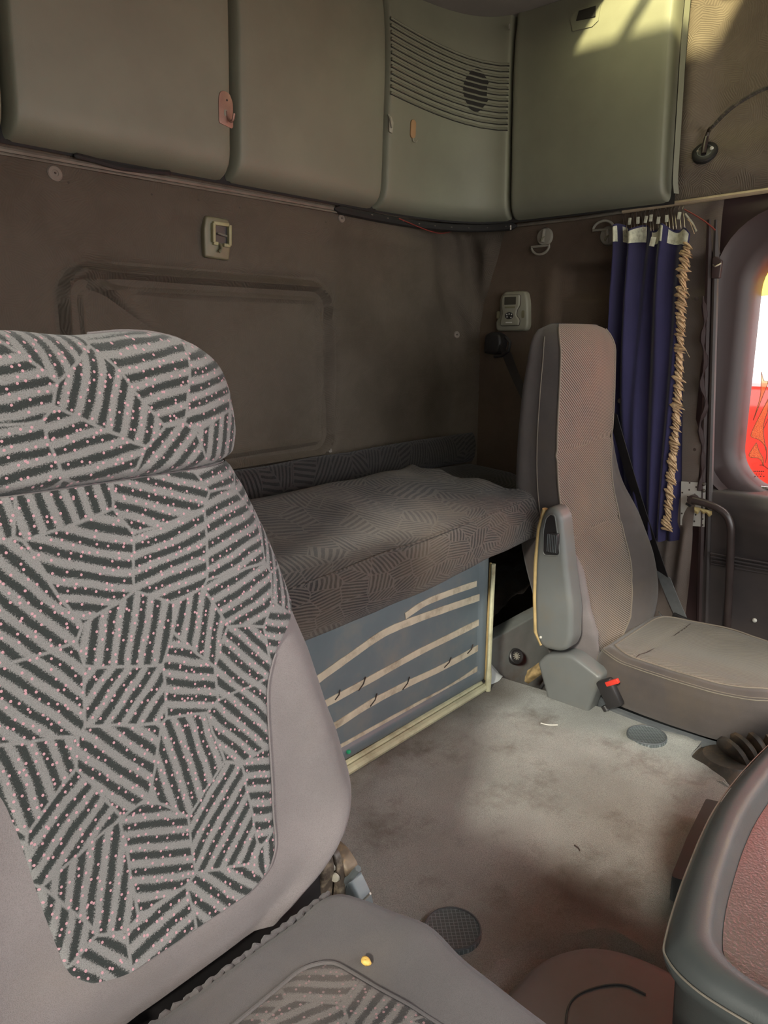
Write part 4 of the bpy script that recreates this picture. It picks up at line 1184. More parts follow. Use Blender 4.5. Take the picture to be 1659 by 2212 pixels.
# ================================================================== NEAR SEAT
XC = .362
ns = thing('cab_seat', (XC, .40, -.0), 'near cab seat with bold grey hatched cloth and separate headrest', 'seat')
Yn = lambda z: .597 + (z - .4) * .17
xR = lambda z: tab([.350, .357, .374, .404, .434, .467, .541, .618, .669, .717, .776, .833, .861, .880],
                   [.492, .522, .574, .622, .652, .648, .632, .616, .600, .588, .570, .547, .531, .510], z)
DB = .062
def back_front(t, z, hw, D=DB, y0=None):
    """front half of a padded section, t in -1..1"""
    y = (Yn(z) if y0 is None else y0) + D
    return y - D * (max(0, 1 - abs(t) ** 5)) ** .5
def bolster(t, z):
    b = -.020 * math.exp(-((abs(t) - .80) / .13) ** 2) * smooth(.72, .52, z)
    b += -.012 * math.exp(-((z - .40) / .035) ** 2) * smooth(1, .8, abs(t))
    return b
def near_back(u, v):
    z = lerp(.350, .866, v ** 1.15); hw = xR(z) - XC
    if u <= .6:
        t = math.sin((u / .6 * 2 - 1) * math.pi / 2); y = back_front(t, z, hw) + bolster(t, z)
        y += .0025 * vnoise(t * 4 + 2, z * 22) * smooth(.55, .9, abs(t))
    else:
        t = math.sin((1 - (u - .6) / .4 * 2) * math.pi / 2); y = Yn(z) + DB + .055 * (max(0, 1 - abs(t) ** 4)) ** .5
    return (XC + t * hw, y, z)
M().grid(near_back, 80, 80, closeu=True).build('backrest', MT['velour'], ns, smooth_angle=70)
xP = lambda z: tab([.405, .409, .416, .430, .442, .50, .574, .610, .638, .655, .673, .69], [.430, .448, .468, .482, .487, .495, .503, .510, .524, .542, .572, .60], z)
def panel_fn(u, v):
    z = lerp(.405, .8655, v ** 1.3); hw = xR(z) - XC
    tr = min(1.0, (xP(z) - XC) / hw)
    t = math.sin((u * 2 - 1) * math.asin(min(1, tr)))
    y = back_front(t, z, hw) + bolster(t, z) - .0028
    edge = smooth(.0, .03, 1 - abs(u * 2 - 1)) * smooth(0, .012, v)
    y += .0026 * (1 - edge) if tr < .99 else 0
    return (XC + t * (hw + .001), y, z)
M().grid(panel_fn, 60, 90, uvf=lambda u, v, p: (p.x, p.z)).build('pattern_panel', MT['nearpat'], ns, smooth_angle=70)
# panel seam
edge_pts = [panel_fn(1, (k / 50) * .60) for k in range(51)]
M().tube([Vector(p) + Vector((0, -.0005, 0)) for p in edge_pts], .0016, 5).build('panel_seam', MT['velour'], ns)
M().tube([Vector(panel_fn(k / 40, 0)) for k in range(41)], .0016, 5).build('panel_seam', MT['velour'], ns)
# underside closing cloth
bp = [near_back(k / 40, 0) for k in range(40)]
M().add(bp, [tuple(range(40))]).build('underside', MT['velour'], ns)
tp = [near_back(k / 40, 1) for k in range(40)]
M().add(tp, [tuple(range(40))]).build('top_cloth', MT['nearpat'], ns)
# headrest
hWd = lambda z: tab([.860, .864, .868, .876, .90, .942, .965, .98, .995, 1.003, 1.009, 1.012, 1.0131], [.122, .142, .158, .172, .180, .178, .171, .160, .140, .120, .090, .055, .02], z)
def head_fn(u, v):
    vv = .5 - .5 * math.cos(v * math.pi)
    z = lerp(.860, 1.013, vv); hw = hWd(z); y0 = Yn(.90) - .016 + (z - .86) * .12
    k = math.sqrt(max(0, 1 - max(0, (z - .965) / .048) ** 2)) * math.sqrt(max(.06, 1 - max(0, (.878 - z) / .018) ** 2))
    if u <= .6:
        t = math.sin((u / .6 * 2 - 1) * math.pi / 2); y = y0 + .055 - .055 * k * (max(0, 1 - abs(t) ** 4)) ** .5
    else:
        t = math.sin((1 - (u - .6) / .4 * 2) * math.pi / 2); y = y0 + .055 + .045 * k * (max(0, 1 - abs(t) ** 4)) ** .5
    z -= .008 * smooth(.955, 1.0, z) * math.exp(-(t * hw / .055) ** 2)
    return (XC + t * hw, y, z)
hd = M().grid(head_fn, 80, 60, closeu=True, uvf=lambda u, v, p: (p.x * .98 + .31, p.z + .06 + (.0 if u <= .6 else .3))).build('headrest', MT['nearpat'], ns, smooth_angle=70)
for v_ in (0,):
    M().add([head_fn(k / 40, v_) for k in range(40)], [tuple(range(40))]).build('headrest_end', MT['nearpat'], hd)
M().tube([Vector(head_fn(.6, k / 40)) + Vector((0, .002, 0)) for k in range(41)], .0022, 6).build('headrest_seam', MT['velour'], hd)
# cushion
def nc_out():
    o = [(.16, .55), (.20, .562), (.50, .562), (.535, .550), (.556, .50), (.563, .42), (.552, .37), (.550, .30), (.545, .05), (.18, .05), (.165, .30), (.16, .45)]
    return [Vector(p) for p in round_poly(o, .03, 4)]
NO = nc_out(); nN = len(NO); ncc = Vector((.36, .36))
def nc_ring(k, i): p = NO[i % nN]; return ncc + (p - ncc) * k
def nc_top(x, y):
    z = .372 + .010 * math.exp(-((x - .515) / .035) ** 2) + .010 * math.exp(-((x - .21) / .035) ** 2)
    z += .004 * vnoise(x * 11, y * 11) + .018 * smooth(.35, .0, y) * 0
    z += .010 * math.exp(-((x - .545) ** 2 + (y - .425) ** 2) / .0012)
    return z
def nc_fn(u, v):
    i = int(round(u * nN))
    K = [(.0, 0), (.3, 0), (.6, 0), (.8, 0), (.90, -.003), (.96, -.012), (.995, -.032), (1.005, -.07), (.99, -.12), (.96, -.16)]
    f = v * (len(K) - 1); a = int(min(f, len(K) - 2)); f -= a
    k = lerp(K[a][0], K[a + 1][0], f); q = nc_ring(k, i)
    return (q.x, q.y, nc_top(*nc_ring(min(k, .9), i)) + lerp(K[a][1], K[a + 1][1], f))
M().grid(nc_fn, nN, 45, closeu=True).build('cushion', MT['cushvel'], ns, smooth_angle=70)
po = round_poly([(.272, .475), (.30, .490), (.43, .492), (.455, .475), (.460, .40), (.470, .30), (.472, .06), (.262, .06), (.266, .30)], .02, 5)
pc_ = Vector((.365, .28))
def cp_fn(u, v):
    q = pc_ + (Vector(po[int(round(u * len(po))) % len(po)]) - pc_) * lerp(.0, 1, v)
    return (q.x, q.y, nc_top(q.x, q.y) + .0035 - .004 * smooth(.95, 1, v))
M().grid(cp_fn, len(po), 24, closeu=True, uvf=lambda u, v, p: (p.x + .11, p.y + .07)).build('cushion_panel', MT['nearcush'], ns, smooth_angle=70)
M().tube([Vector(cp_fn(i / len(po), 1)) + Vector((0, 0, .0015)) for i in range(len(po))], .002, 6, closed=True).build('cushion_seam', MT['cushvel'], ns)
# gathered edge at the back of the cushion
gp = []; gr = []
for k in range(90):
    t = k / 89; x = lerp(.19, .525, t)
    gp.append(Vector((x, .553 + .0012 * math.sin(k * 1.7), .366 + .001 * math.sin(k * 1.3)))); gr.append(.0034 + .0008 * math.sin(k * 1.9) + .0006 * vnoise(k * .8))
M().tube(gp, gr, 8).build('gathered_edge', MT['cushvel'], ns)
# black box darkening the gap, hinge and pedestal
M().box((XC, .36, .14), (.34, .34, .28), .03).build('pedestal', MT['black'], ns)
M().box((XC, .625, .315), (.42, .05, .10), .01).build('frame', MT['black'], ns)  # solid black box put in for the deep shade between backrest and cushion
def px_poly(l, x): return [(onx(px, py, x).y, onx(px, py, x).z) for px, py in l]
M().prism(round_poly(px_poly([(640, 1935), (655, 1880), (690, 1840), (715, 1835), (722, 1870), (716, 1940), (716, 1990), (640, 1990)], .575), .008), (.575, 0, 0), (0, 1, 0), (0, 0, 1), (-1, 0, 0), .02, .004).build('recliner_inner_plate', MT['brownmetal'], ns)
M().prism(round_poly(px_poly([(690, 1950), (700, 1835), (716, 1818), (735, 1840), (745, 1890), (748, 1990), (700, 1990)], .590), .008), (.590, 0, 0), (0, 1, 0), (0, 0, 1), (-1, 0, 0), .010, .003).build('recliner_middle_plate', MT['brownmetal'], ns)
M().prism(round_poly(px_poly([(712, 1840), (718, 1812), (735, 1815), (755, 1835), (775, 1868), (768, 1884), (745, 1898), (730, 1906), (726, 1870)], .610), .008), (.610, 0, 0), (0, 1, 0), (0, 0, 1), (-1, 0, 0), .020, .006).build('recliner_rusty_cap', MT['rust'], ns)
M().prism(round_poly(px_poly([(736, 1902), (776, 1876), (800, 1925), (812, 1975), (790, 2010), (742, 2010)], .612), .008), (.612, 0, 0), (0, 1, 0), (0, 0, 1), (-1, 0, 0), .022, .006).build('recliner_plastic_cover', MT['locker'], ns)
M().tube([onx(737, 1908, .592), onx(757, 1896, .592), onx(774, 1876, .592)], .0045, 6).build('recliner_strap', MT['darkplas'], ns)
M().tube([onx(782, 1948, .589), onx(800, 1930, .589)], .0016, 6).build('recliner_split_line', MT['btn'], ns)
for (px, py) in ((715, 1873), (724, 1895)):
    M().lathe([(0, .003), (.0055, .0025), (.0065, 0)], onx(px, py, .577), (-1, -.4, .1), 10).build('recliner_rivet', MT['hookgrey'], ns)
# crumbs
cr = M(); c0 = Vector((.472, .444, nc_top(.472, .444) + .0005))
def cr_fn(u, v):
    a, b = u * 2 * math.pi, v * math.pi
    r = 1 + .25 * vnoise(u * 5 + 3, v * 4)
    return c0 + Vector((.0042 * r * math.cos(a) * math.sin(b), .0055 * r * math.sin(a) * math.sin(b), .0045 + .0042 * r * math.cos(b)))
tag(cr.grid(cr_fn, 12, 8, closeu=True).build('crumb', MT['crumb'], smooth_angle=60), 'amber crumb lying on the near seat cushion', 'crumb')

# ================================================================== CONSOLE
cn = thing('engine_console', (1.1, -.1, 0), 'dark plastic console with a raised rim and grained lid catching red light', 'console')
CZt = .352
co = [(.700, -.55), (.700, -.35), (.700, -.18), (.700, -.05), (.700, .05), (.701, .12), (.706, .185), (.726, .225), (.760, .240), (.885, .262), (1.058, .280), (1.263, .273), (1.45, .245), (1.58, .16), (1.62, .03), (1.62, -.15), (1.62, -.35), (1.62, -.55)]
co2 = [Vector(p) for p in spline([Vector((a, b, 0)) for a, b in co], 8)]
co2 = [Vector((p.x, p.y)) for p in co2]; nK = len(co2)
def inset_pts(P, d):
    out = []; n_ = len(P)
    for i in range(n_):
        a, b = P[max(i - 1, 0)], P[min(i + 1, n_ - 1)]; t = (b - a).normalized(); nn = Vector((t.y, -t.x))
        out.append(P[i] + nn * d)
    return out
prof = [(.016, -.36), (.014, -.20), (.010, -.05), (.0, -.030), (-.002, -.020), (.002, -.012), (.004, -.006), (.012, .001), (.022, .003), (.034, .001), (.040, -.006), (.046, -.020), (.049, -.028)]
ci = [(.749, -.55), (.749, -.35), (.749, -.18), (.749, -.06), (.749, .03), (.751, .095), (.758, .146), (.775, .176), (.806, .194), (.90, .214), (1.06, .231), (1.25, .225), (1.42, .20), (1.53, .12), (1.571, .02), (1.571, -.15), (1.571, -.35), (1.571, -.55)]
ci2 = [Vector((p.x, p.y)) for p in spline([Vector((a, b, 0)) for a, b in ci], 8)]
INS = [[p.lerp(q, d / .049) for p, q in zip(co2, ci2)] for d, _ in prof]
def con_fn(u, v):
    i = int(round(u * (nK - 1))); j = int(round(v * (len(prof) - 1))); q = INS[j][i]
    return (q.x, q.y, CZt + prof[j][1])
M().grid(con_fn, nK - 1, len(prof) - 1).build('rim', MT['console'], cn, smooth_angle=50)
lid_o = INS[-1]
lc = Vector((1.15, -.15))
def lid_fn(u, v):
    q = lc + (lid_o[int(round(u * (nK - 1)))] - lc) * lerp(.0, 1.0, v)
    return (q.x, q.y, CZt - .026 + .006 * smooth(1.0, .5, v))
M().grid(lid_fn, nK - 1, 20).build('lid', MT['conslid'], cn, smooth_angle=70)
M().tube([Vector((INS[4][i].x, INS[4][i].y, CZt - .014)) for i in range(20, nK - 30)], .0013, 6).build('worn_edge', MT['rail'], cn)
fl = [onz(px, py, .05) for px, py in ((1525, 1725), (1484, 1808), (1450, 1893), (1470, 1900), (1570, 1895), (1590, 1740))]
M().prism(round_poly([(p.x, p.y) for p in fl], .006), (0, 0, .0), (1, 0, 0), (0, 1, 0), (0, 0, 1), .05).build('side_flange', MT['flange'], cn)
# grey vinyl hump cover in front of the seats
hc = thing('floor_cover', (.95, .33, 0), 'smooth grey vinyl floor cover with a pressed oval outline', 'floor cover')
out = [Vector((p.x, p.y)) for p in COVER]
out = [Vector((.60, .46))] + out + [Vector((1.02, .10)), Vector((.99, -.1)), Vector((.55, -.1))]
hcc = Vector((.85, .22))
outs = [Vector(p) for p in round_poly([tuple(p) for p in out], .03, 3)]
def hc_fn(u, v):
    q = hcc + (outs[int(round(u * len(outs))) % len(outs)] - hcc) * lerp(.0, .985, v)
    return (q.x, q.y, .022 - .030 * smooth(.90, 1.0, v) ** 2 + .004 * math.cos(v * 1.5))
M().grid(hc_fn, len(outs), 26, closeu=True).build('cover', MT['cover'], hc, smooth_angle=70)
def cov_z(px, py): return onz(px, py, .0262)
M().tube(spline([cov_z(px, py) for px, py in ((1222, 2220), (1228, 2175), (1250, 2148), (1300, 2130), (1350, 2128), (1395, 2148))], 6), .0016, 6).build('pressed_line', MT['darkplas'], hc)
# floor caps
for (px, py, lab) in ((1397, 1591, 'round ribbed rubber floor cap near the far seat cushion'), (978, 2010, 'round ribbed rubber floor cap half hidden by the near cushion')):
    q = onz(px, py, .004)
    cpt = thing('rubber_floor_cap', q, lab, 'cap', 'floor caps')
    M().lathe([(.050, -.004), (.050, .003), (.046, .0055), (.044, .0045), (0, .0045)], q, (0, 0, 1), 32).build('disc', MT['cap'], cpt)
    M().tube([q + Vector((.0475 * math.cos(a), .0475 * math.sin(a), .005)) for a in [2 * math.pi * k / 36 for k in range(36)]], .0022, 6, closed=True).build('rim', MT['rubber'], cpt)
# boot by the console
bt = thing('rubber_boot', onz(1580, 1660, 0), 'dirty folded black rubber boot between far cushion and console', 'boot')
bc0 = onz(1575, 1655, -.02)
M().lathe([(.115, -.02), (.105, .0), (.09, .006), (.07, .015), (.055, .03)], bc0 + Vector((-.01, 0, 0)), (0, .0, 1), 24, (1.0, 1.1)).build('base', MT['boot'], bt)
axb = Vector((.75, -.45, .35)).normalized()
for k in range(4):
    c = bc0 + Vector((.01, -.005, .022)) + axb * (.030 * k)
    r = .052 - .004 * k
    M().lathe([(r * .6, -.012), (r, -.004), (r * 1.03, .004), (r * .7, .014)], c, axb, 20).build('fold', MT['boot'], bt)
M().tube(spline([bc0 + Vector((.07, .00, .055)), bc0 + Vector((.09, -.03, .065)), bc0 + Vector((.12, -.08, .055)), bc0 + Vector((.14, -.16, .04))], 5), .020, 8).build('hose', MT['black'], bt)
# floor litter: pale fibre scraps
for i, (pts, lab) in enumerate((([(1168, 1562), (1185, 1566), (1205, 1566)], 'pale fibre scrap on the carpet near the far floor cap'), ([(1240, 1826), (1248, 1832), (1252, 1838)], 'short dark hair-like thread on the middle of the carpet'))):
    mm = M(); mm.tube(spline([onz(px, py, .003) for px, py in pts], 4), .0018 - .0006 * i, 5)
    tag(mm.build('fibre', MT['btn'] if i == 0 else MT['hole']), lab, 'fibre')

# ================================================================== CURTAIN
cu = thing('curtain', onx(1400, 1165, XW - .08), 'blue cloth curtain with white header tape and tan fringe beside the far door', 'curtain')
CXB = XW - .045
# photo outline of the front layer: (row, left px, right px)
rowsF = [(488, 1331, 1497), (520, 1332, 1492), (560, 1331, 1484), (640, 1326, 1476), (760, 1320, 1470), (900, 1318, 1462), (1040, 1330, 1450), (1164, 1345, 1440)]
FL = lambda py: tab([r[0] for r in rowsF], [r[1] for r in rowsF], py)
FR = lambda py: tab([r[0] for r in rowsF], [r[2] for r in rowsF], py)
def fold(u, v):
    """depth of the folds: deep and uneven at the top, softer lower down"""
    w_ = u * 4.2 + .5 * math.sin(u * 7) * .3 + .25 * math.sin(v * 3 + u * 5)
    return .020 * math.sin(w_ * 2 * math.pi * .8 + 1.1) * (1 - .35 * v) + .010 * math.sin(u * 31 + v * 2) * (1 - v * .6)
def cur_front(u, v):
    py = lerp(492, 1166, v)
    px = lerp(FL(py), FR(py), u)
    bx = CXB + .004
    p = onx(px, py, bx); d = fold(u, v)
    p.x -= d + .010
    if v < .08: p.z += .010 * math.sin(u * 22) * (1 - v / .08)      # header droops between its hooks
    if u > .80 and v < .2: p.z -= .018 * (u - .80) / .2 * (1 - v / .2)
    if v > .97: p.z += .004 * math.sin(u * 19)
    return p
front = M().grid(cur_front, 110, 70, uvf=lambda u, v, p: (p.y, p.z)).build('front_cloth', MT['curtain'], cu, smooth_angle=70)
def cur_back(u, v):
    py = lerp(497, 1168, v)
    px = lerp(tab([497, 560, 1168], [1390, 1385, 1400], py), tab([497, 540, 700, 1168], [1480, 1478, 1474, 1470], py), u)
    p = onx(px, py, CXB + .030); p.x += .010 * math.sin(u * 14 + v); return p
M().grid(cur_back, 40, 30, uvf=lambda u, v, p: (p.y, p.z)).build('rear_cloth', MT['curtain'], cu, smooth_angle=70)
# white header tape pieces seen between the folds
tapes = [(.005, .055), (.085, .130), (.150, .375), (.48, .59), (.62, .675), (.72, .985)]
for (a, b) in tapes:
    M().grid(lambda u, v: Vector(cur_front(lerp(a, b, u), lerp(.006, .050, v))) + Vector((-.0022, -.0006, 0)), 14, 5).build('header_tape', MT['tape_white'], cu, smooth_angle=70)
# dropped tape end
q = onx(1410, 522, CXB - .03)
M().box(q, (.002, .016, .026), .0005, Matrix.Rotation(.2, 3, 'X')).build('tape_tab', MT['tape_white'], cu)
# wire hooks from the rail
hk0 = None
for i in range(17):
    px = lerp(1349, 1478, i / 16) + 2.5 * vnoise(i * 1.7, 3); py = lerp(463, 450, i / 16)
    a = onx(px, py, CXB + .05); b = onx(px + 1, py + 34 + 6 * vnoise(i * 2.3, 1), CXB + .008)
    if hk0 is None:
        mm = M(); mm.tube(spline([a, a + Vector((-.006, 0, .006)), a + Vector((-.014, 0, -.004)), a.lerp(b, .5) + Vector((-.010, 0, 0)), b + Vector((-.006, 0, -.004)), b + Vector((-.012, 0, .004))], 3), .0011, 5)
        hk0 = mm.build('curtain_hook', MT['wire'], cu); hk_a = a
    else:
        share('curtain_hook', hk0, cu, Matrix.Translation(a - hk_a))
for (px, py) in ((1360, 478), (1378, 476), (1395, 474), (1406, 471), (1422, 476), (1440, 472), (1467, 466)):
    M().box(onx(px, py, CXB + .012), (.003, .010, .020), .001, Matrix.Rotation(.15 * vnoise(px), 3, 'X')).build('tape_loop', MT['tape_white'], cu)
# tan fringe: tufts down the inner edge of the front layer
tuft = None
NTF = 105
for i in range(NTF):
    v = lerp(.045, .965, i / (NTF - 1)); py = lerp(492, 1166, v)
    p = Vector(cur_front(1.0, v)) + Vector((-.012, -.004, 0))
    if tuft is None:
        mm = M()
        def tf_(u, w_):
            a = u * 2 * math.pi; t = w_
            r = .0088 * math.sin(max(.08, t) ** .8 * math.pi * .93) + .0012
            c = Vector((0, lerp(.013, -.013, t), lerp(.008, -.008, t) + .003 * math.sin(t * 3)))
            return p + c + Vector((r * math.cos(a), r * .5 * math.sin(a), r * .9 * math.sin(a)))
        mm.grid(tf_, 6, 4, closeu=True)
        tuft = mm.build('fringe_tuft', MT['fringe'], cu, smooth_angle=70); tp0 = p.copy()
        tl0 = tp0 - ORG[cu.name]
    else:
        rot = Matrix.Rotation(.55 * vnoise(i * 1.3, 5), 4, 'X') @ Matrix.Rotation(.5 * vnoise(i * 2.1, 2), 4, 'Z')
        s_ = 1.12 + .25 * vnoise(i * .9, 8)
        loc = p - ORG[cu.name]
        share('fringe_tuft', tuft, cu, Matrix.Translation(loc) @ rot @ Matrix.Scale(s_, 4) @ Matrix.Translation(-tl0))
# stray threads
for k, (px, py, ex, ey) in enumerate(((1478, 620, 1490, 640), (1474, 745, 1490, 772), (1480, 560, 1492, 576), (1486, 470, 1500, 505), (1484, 474, 1504, 495))):
    a = onx(px, py, CXB - .02); b = onx(ex, ey, CXB - .02)
    M().tube([a, a.lerp(b, .5) + Vector((-.004, 0, .004)), b], .0008, 4).build('thread', MT['fringe'], cu)
M().tube(spline([onx(px, py, CXB - .005) for px, py in ((1480, 462), (1486, 470), (1495, 482), (1504, 500))], 4), .0035, 6).build('cord_end', MT['oldwhite'], cu)

# ================================================================== FITTINGS ON WALLS AND LOCKERS
cabb = [bvh_of(c[1]) for c in cabs]
wr_b = bvh_of(wall_rear); sd_b = bvh_of(wall_side); up_b = bvh_of(wall_upper)
def frame_at(b, px, py):
    p, n_ = hit(b, px, py)
    if n_.dot(ray(px, py)) > 0: n_ = -n_
    u_ = Vector((0, 0, 1)).cross(n_).normalized(); v_ = n_.cross(u_).normalized()
    return p, u_, v_, n_
# copper hook
p, u_, v_, n_ = frame_at(cabb[1], 487, 236)
ch = thing('wall_hook', p, 'copper metal hook on the wide overhead locker', 'hook')
u_p = u_
M().prism(round_poly([(-.019, -.034), (.017, -.040), (.021, -.036), (.021, .018), (.012, .036), (-.006, .040), (-.017, .034), (-.021, .018), (-.021, -.028)], .006), p, u_, v_, n_, .0025, .0008).build('plate', MT['copper'], ch)
M().tube(spline([p + u_ * .002 + v_ * -.004 + n_ * .002, p + u_ * .004 + v_ * -.016 + n_ * .004, p + u_ * .006 + v_ * -.026 + n_ * .010, p + u_ * .008 + v_ * -.024 + n_ * .018, p + u_ * .009 + v_ * -.010 + n_ * .022], 5), .0032, 8).build('prong', MT['copper'], ch)
M().box(p + v_ * -.006 + u_ * .0 + n_ * .0022, (.001, .001, .001)).prism(rrect(.010, .014, .004), p + v_ * -.008 - u_ * .001, u_, v_, n_, .0029).build('slot', MT['hookgrey'], ch)
M().lathe([(.0, .0034), (.0024, .0032), (.0026, .0)], p + v_ * .020 + u_ * .003, n_, 10).build('screw', MT['hole'], ch)
# white broken hook on the locker seam
p, u_, v_, n_ = frame_at(cabb[3], 842, 268)
wh = thing('wall_hook', p, 'broken whitish hook at the left seam of the ribbed corner locker', 'hook')
M().prism(round_poly([(-.004, -.022), (.007, -.026), (.010, .004), (.003, .020), (-.006, .022)], .003), p, u_, v_, n_, .006, .0015).build('stub', MT['oldwhite'], wh)
M().tube(spline([p + v_ * .024 - u_ * .006 + n_ * .002, p + v_ * .010 - u_ * .002 + n_ * .010, p - v_ * .012 + u_ * .004 + n_ * .009], 4), .003, 6).build('prong', MT['oldwhite'], wh)
# tan pad hook
p, u_, v_, n_ = frame_at(cabb[3], 891, 282)
th = thing('wall_hook', p, 'small tan oblong hook on the ribbed corner locker', 'hook')
M().prism(rrect(.022, .052, .010), p + v_ * .004, u_, v_, n_, .0045, .0015).build('plate', MT['tan'], th)
M().tube(spline([p - v_ * .020 + n_ * .003, p - v_ * .030 + n_ * .006, p - v_ * .033 + u_ * .004 + n_ * .012, p - v_ * .028 + u_ * .009 + n_ * .013], 4), .0018, 6).build('prong', MT['oldwhite'], th)
# olive holder on the rear wall
p, u_, v_, n_ = frame_at(wr_b, 463, 514)
oh = thing('belt_hook', p, 'square olive plastic holder with a steel pin on the rear wall', 'holder')
M().prism(round_poly([(-.040, -.050), (.036, -.053), (.040, -.02), (.040, .03), (.034, .048), (-.036, .050), (-.042, .02)], .008), p, u_, v_, n_, .016, .005).build('base', MT['olive'], oh)
def bar(a, b, h0=.018, r=.0042, nm='frame_bar', mt='olive_l'):
    M().box(p + u_ * (a[0] + b[0]) / 2 + v_ * (a[1] + b[1]) / 2 + n_ * h0, (max(abs(b[0] - a[0]), 2 * r), max(abs(b[1] - a[1]), 2 * r), .012), .0015,
            Matrix((u_, v_, n_)).transposed()).build(nm, MT[mt], oh)
bar((-.018, .034), (.030, .034)); bar((.032, .034), (.032, -.016), .020); bar((-.018, .034), (-.018, -.012), .020); bar((-.018, -.014), (-.004, -.014)); bar((.014, -.016), (.034, -.016))
M().prism(rrect(.046, .042, .003), p + u_ * .007 + v_ * .008 + n_ * .0155, u_, v_, n_, .0012).build('recess', MT['black'], oh)
M().tube([p - u_ * .008 + v_ * .010 + n_ * .024, p + u_ * .022 + v_ * .006 + n_ * .024], .0024, 6).build('pin', MT['steel'], oh)
M().tube(spline([p + v_ * -.014 + n_ * .018 + u_ * .004, p + v_ * -.026 + n_ * .024 + u_ * .005, p + v_ * -.034 + n_ * .022 - u_ * .002], 4), .004, 7).build('hook', MT['olive'], oh)
# round plugs
for (px, py, r, lab, b) in ((118, 375, .0165, 'round headliner button below the wide overhead locker', wr_b), (737, 472, .0125, 'small headliner button under the middle overhead locker', wr_b), (986, 723, .013, 'headliner button near the far corner of the rear wall', wr_b), (712, 973, .008, 'tiny headliner button just above the bunk bolster', wr_b)):
    p, u_, v_, n_ = frame_at(b, px, py)
    tt = thing('headliner_button', p, lab, 'button', 'headliner buttons')
    M().lathe([(r, -.002), (r, .002), (r * .85, .0042), (r * .45, .0042), (r * .4, .003), (r * .2, .003), (0, .0045)], p, n_, 20).build('disc', MT['headbtn'], tt)
    if r > .01: M().lathe([(.0, .0052), (.0022, .005), (.0026, .003)], p, n_, 8).build('pin', MT['hole'], tt)
# strap hooks on the side wall
for (px, py, up, lab) in ((1178, 512, -1, 'round grey strap hook with its half-moon ring hanging down, left of the curtain'), (1316, 509, 1, 'round grey strap hook with its half-moon ring turned up, next to the curtain')):
    p, u_, v_, n_ = frame_at(sd_b, px, py)
    tt = thing('strap_hook', p, lab, 'hook', 'side wall strap hooks')
    M().lathe([(.030, -.002), (.030, .004), (.026, .009), (.012, .010), (0, .010)], p, n_, 26).build('base', MT['hookgrey'], tt)
    c = p + v_ * (-.030 if up < 0 else .018) - u_ * (.008 if up < 0 else .014) + n_ * .016
    hm = [(.034 * math.cos(a), up * .026 * math.sin(a)) for a in [math.pi * k / 14 for k in range(15)]]
    pts = [c + u_ * a + v_ * b_ for a, b_ in hm] + [c + u_ * (-.034 + .068 * k / 5) for k in range(1, 5)]
    M().tube(pts, .0042, 8, closed=True).build('ring', MT['hookgrey'], tt)
    M().tube([p + v_ * (.022 * -up) + n_ * .010, p + v_ * (.004 * -up) + n_ * .014, p + v_ * (.018 * up) + n_ * .016], .006, 8).build('boss', MT['hookgrey'], tt)
    M().tube(spline([p + n_ * .014 + u_ * .004, p + n_ * .022 + v_ * -.008, p + n_ * .020 + v_ * -.016 - u_ * .004], 4), .003, 6).build('catch', MT['olive'], tt)
# control panel
p, u_, v_, n_ = frame_at(sd_b, 1113, 676)
rc_ = thing('control_panel', p, 'grey wall control panel with a small display above the belt guide', 'control panel')
ol = round_poly([(-.062, -.062), (.058, -.062), (.066, -.045), (.062, .035), (.052, .072), (-.034, .072), (-.050, .052), (-.050, -.01), (-.066, -.030)], .014)
M().prism(ol, p, u_, v_, n_, .026, .008).build('cradle', MT['remote'], rc_)
ol2 = round_poly([(-.040, -.044), (.034, -.044), (.036, -.024), (.022, -.010), (.024, .010), (.034, .022), (.034, .056), (.028, .060), (-.034, .060), (-.040, .040), (-.036, .012), (-.030, .0), (-.040, -.024)], .006)
M().prism(ol2, p + n_ * .020, u_, v_, n_, .014, .004).build('handset', MT['remote'], rc_)
M().tube([p + n_ * .0272 + u_ * a + v_ * b_ for a, b_ in ol2], .0016, 5, closed=True).build('handset_gap', MT['hole'], rc_)
M().prism(rrect(.046, .026, .002), p + n_ * .033 + v_ * .040 - u_ * .002, u_, v_, n_, .0014).build('display', MT['screen'], rc_)
M().prism(rrect(.042, .006, .002), p + n_ * .033 + v_ * .018 - u_ * .002, u_, v_, n_, .0014).build('slot', MT['olive'], rc_)
M().prism(ellipse(.017, .012, 20), p + n_ * .033 - v_ * .010 - u_ * .004, u_, v_, n_, .0016).build('button_pad', MT['black'], rc_)
for (a, b_) in ((-.004, -.004), (.006, -.006), (-.012, -.014), (.004, -.016), (-.013, -.006)):
    M().lathe([(0, .0012), (.0022, .001), (.0026, 0)], p + n_ * .0344 + u_ * a + v_ * b_, n_, 8).build('button', MT['btn'], rc_)
M().prism(rrect(.026, .0038, .0012), p + n_ * .0335 - v_ * .033 - u_ * .004, u_, v_, n_, .001).build('name_mark', MT['btn'], rc_)
for sgn in (-1, 1): M().prism(rrect(.012, .026, .005), p + n_ * .020 + u_ * (.050 * sgn - .004) - v_ * .006, u_, v_, n_, .0062).build('grip_hollow', MT['olive'], rc_)
# white pins at the ends of the corner seam
for (px, py, lab) in ((1100, 57, 'short bright pin at the top of the corner seam under the ceiling'), (1103, 491, 'short bright pin at the foot of the corner seam under the lockers')):
    s_, z_ = cab_find(px, max(py, 70) if py < 100 else 478)
    q = onx(px, py, cab_pt(s_, z_).x - .012)
    tag(M().tube([q + Vector((0, 0, -.008)), q + Vector((0, 0, .006))], [.0028, .0032], 8).build('seam_pin', MT['steel']), lab, 'pin', 'corner seam pins')
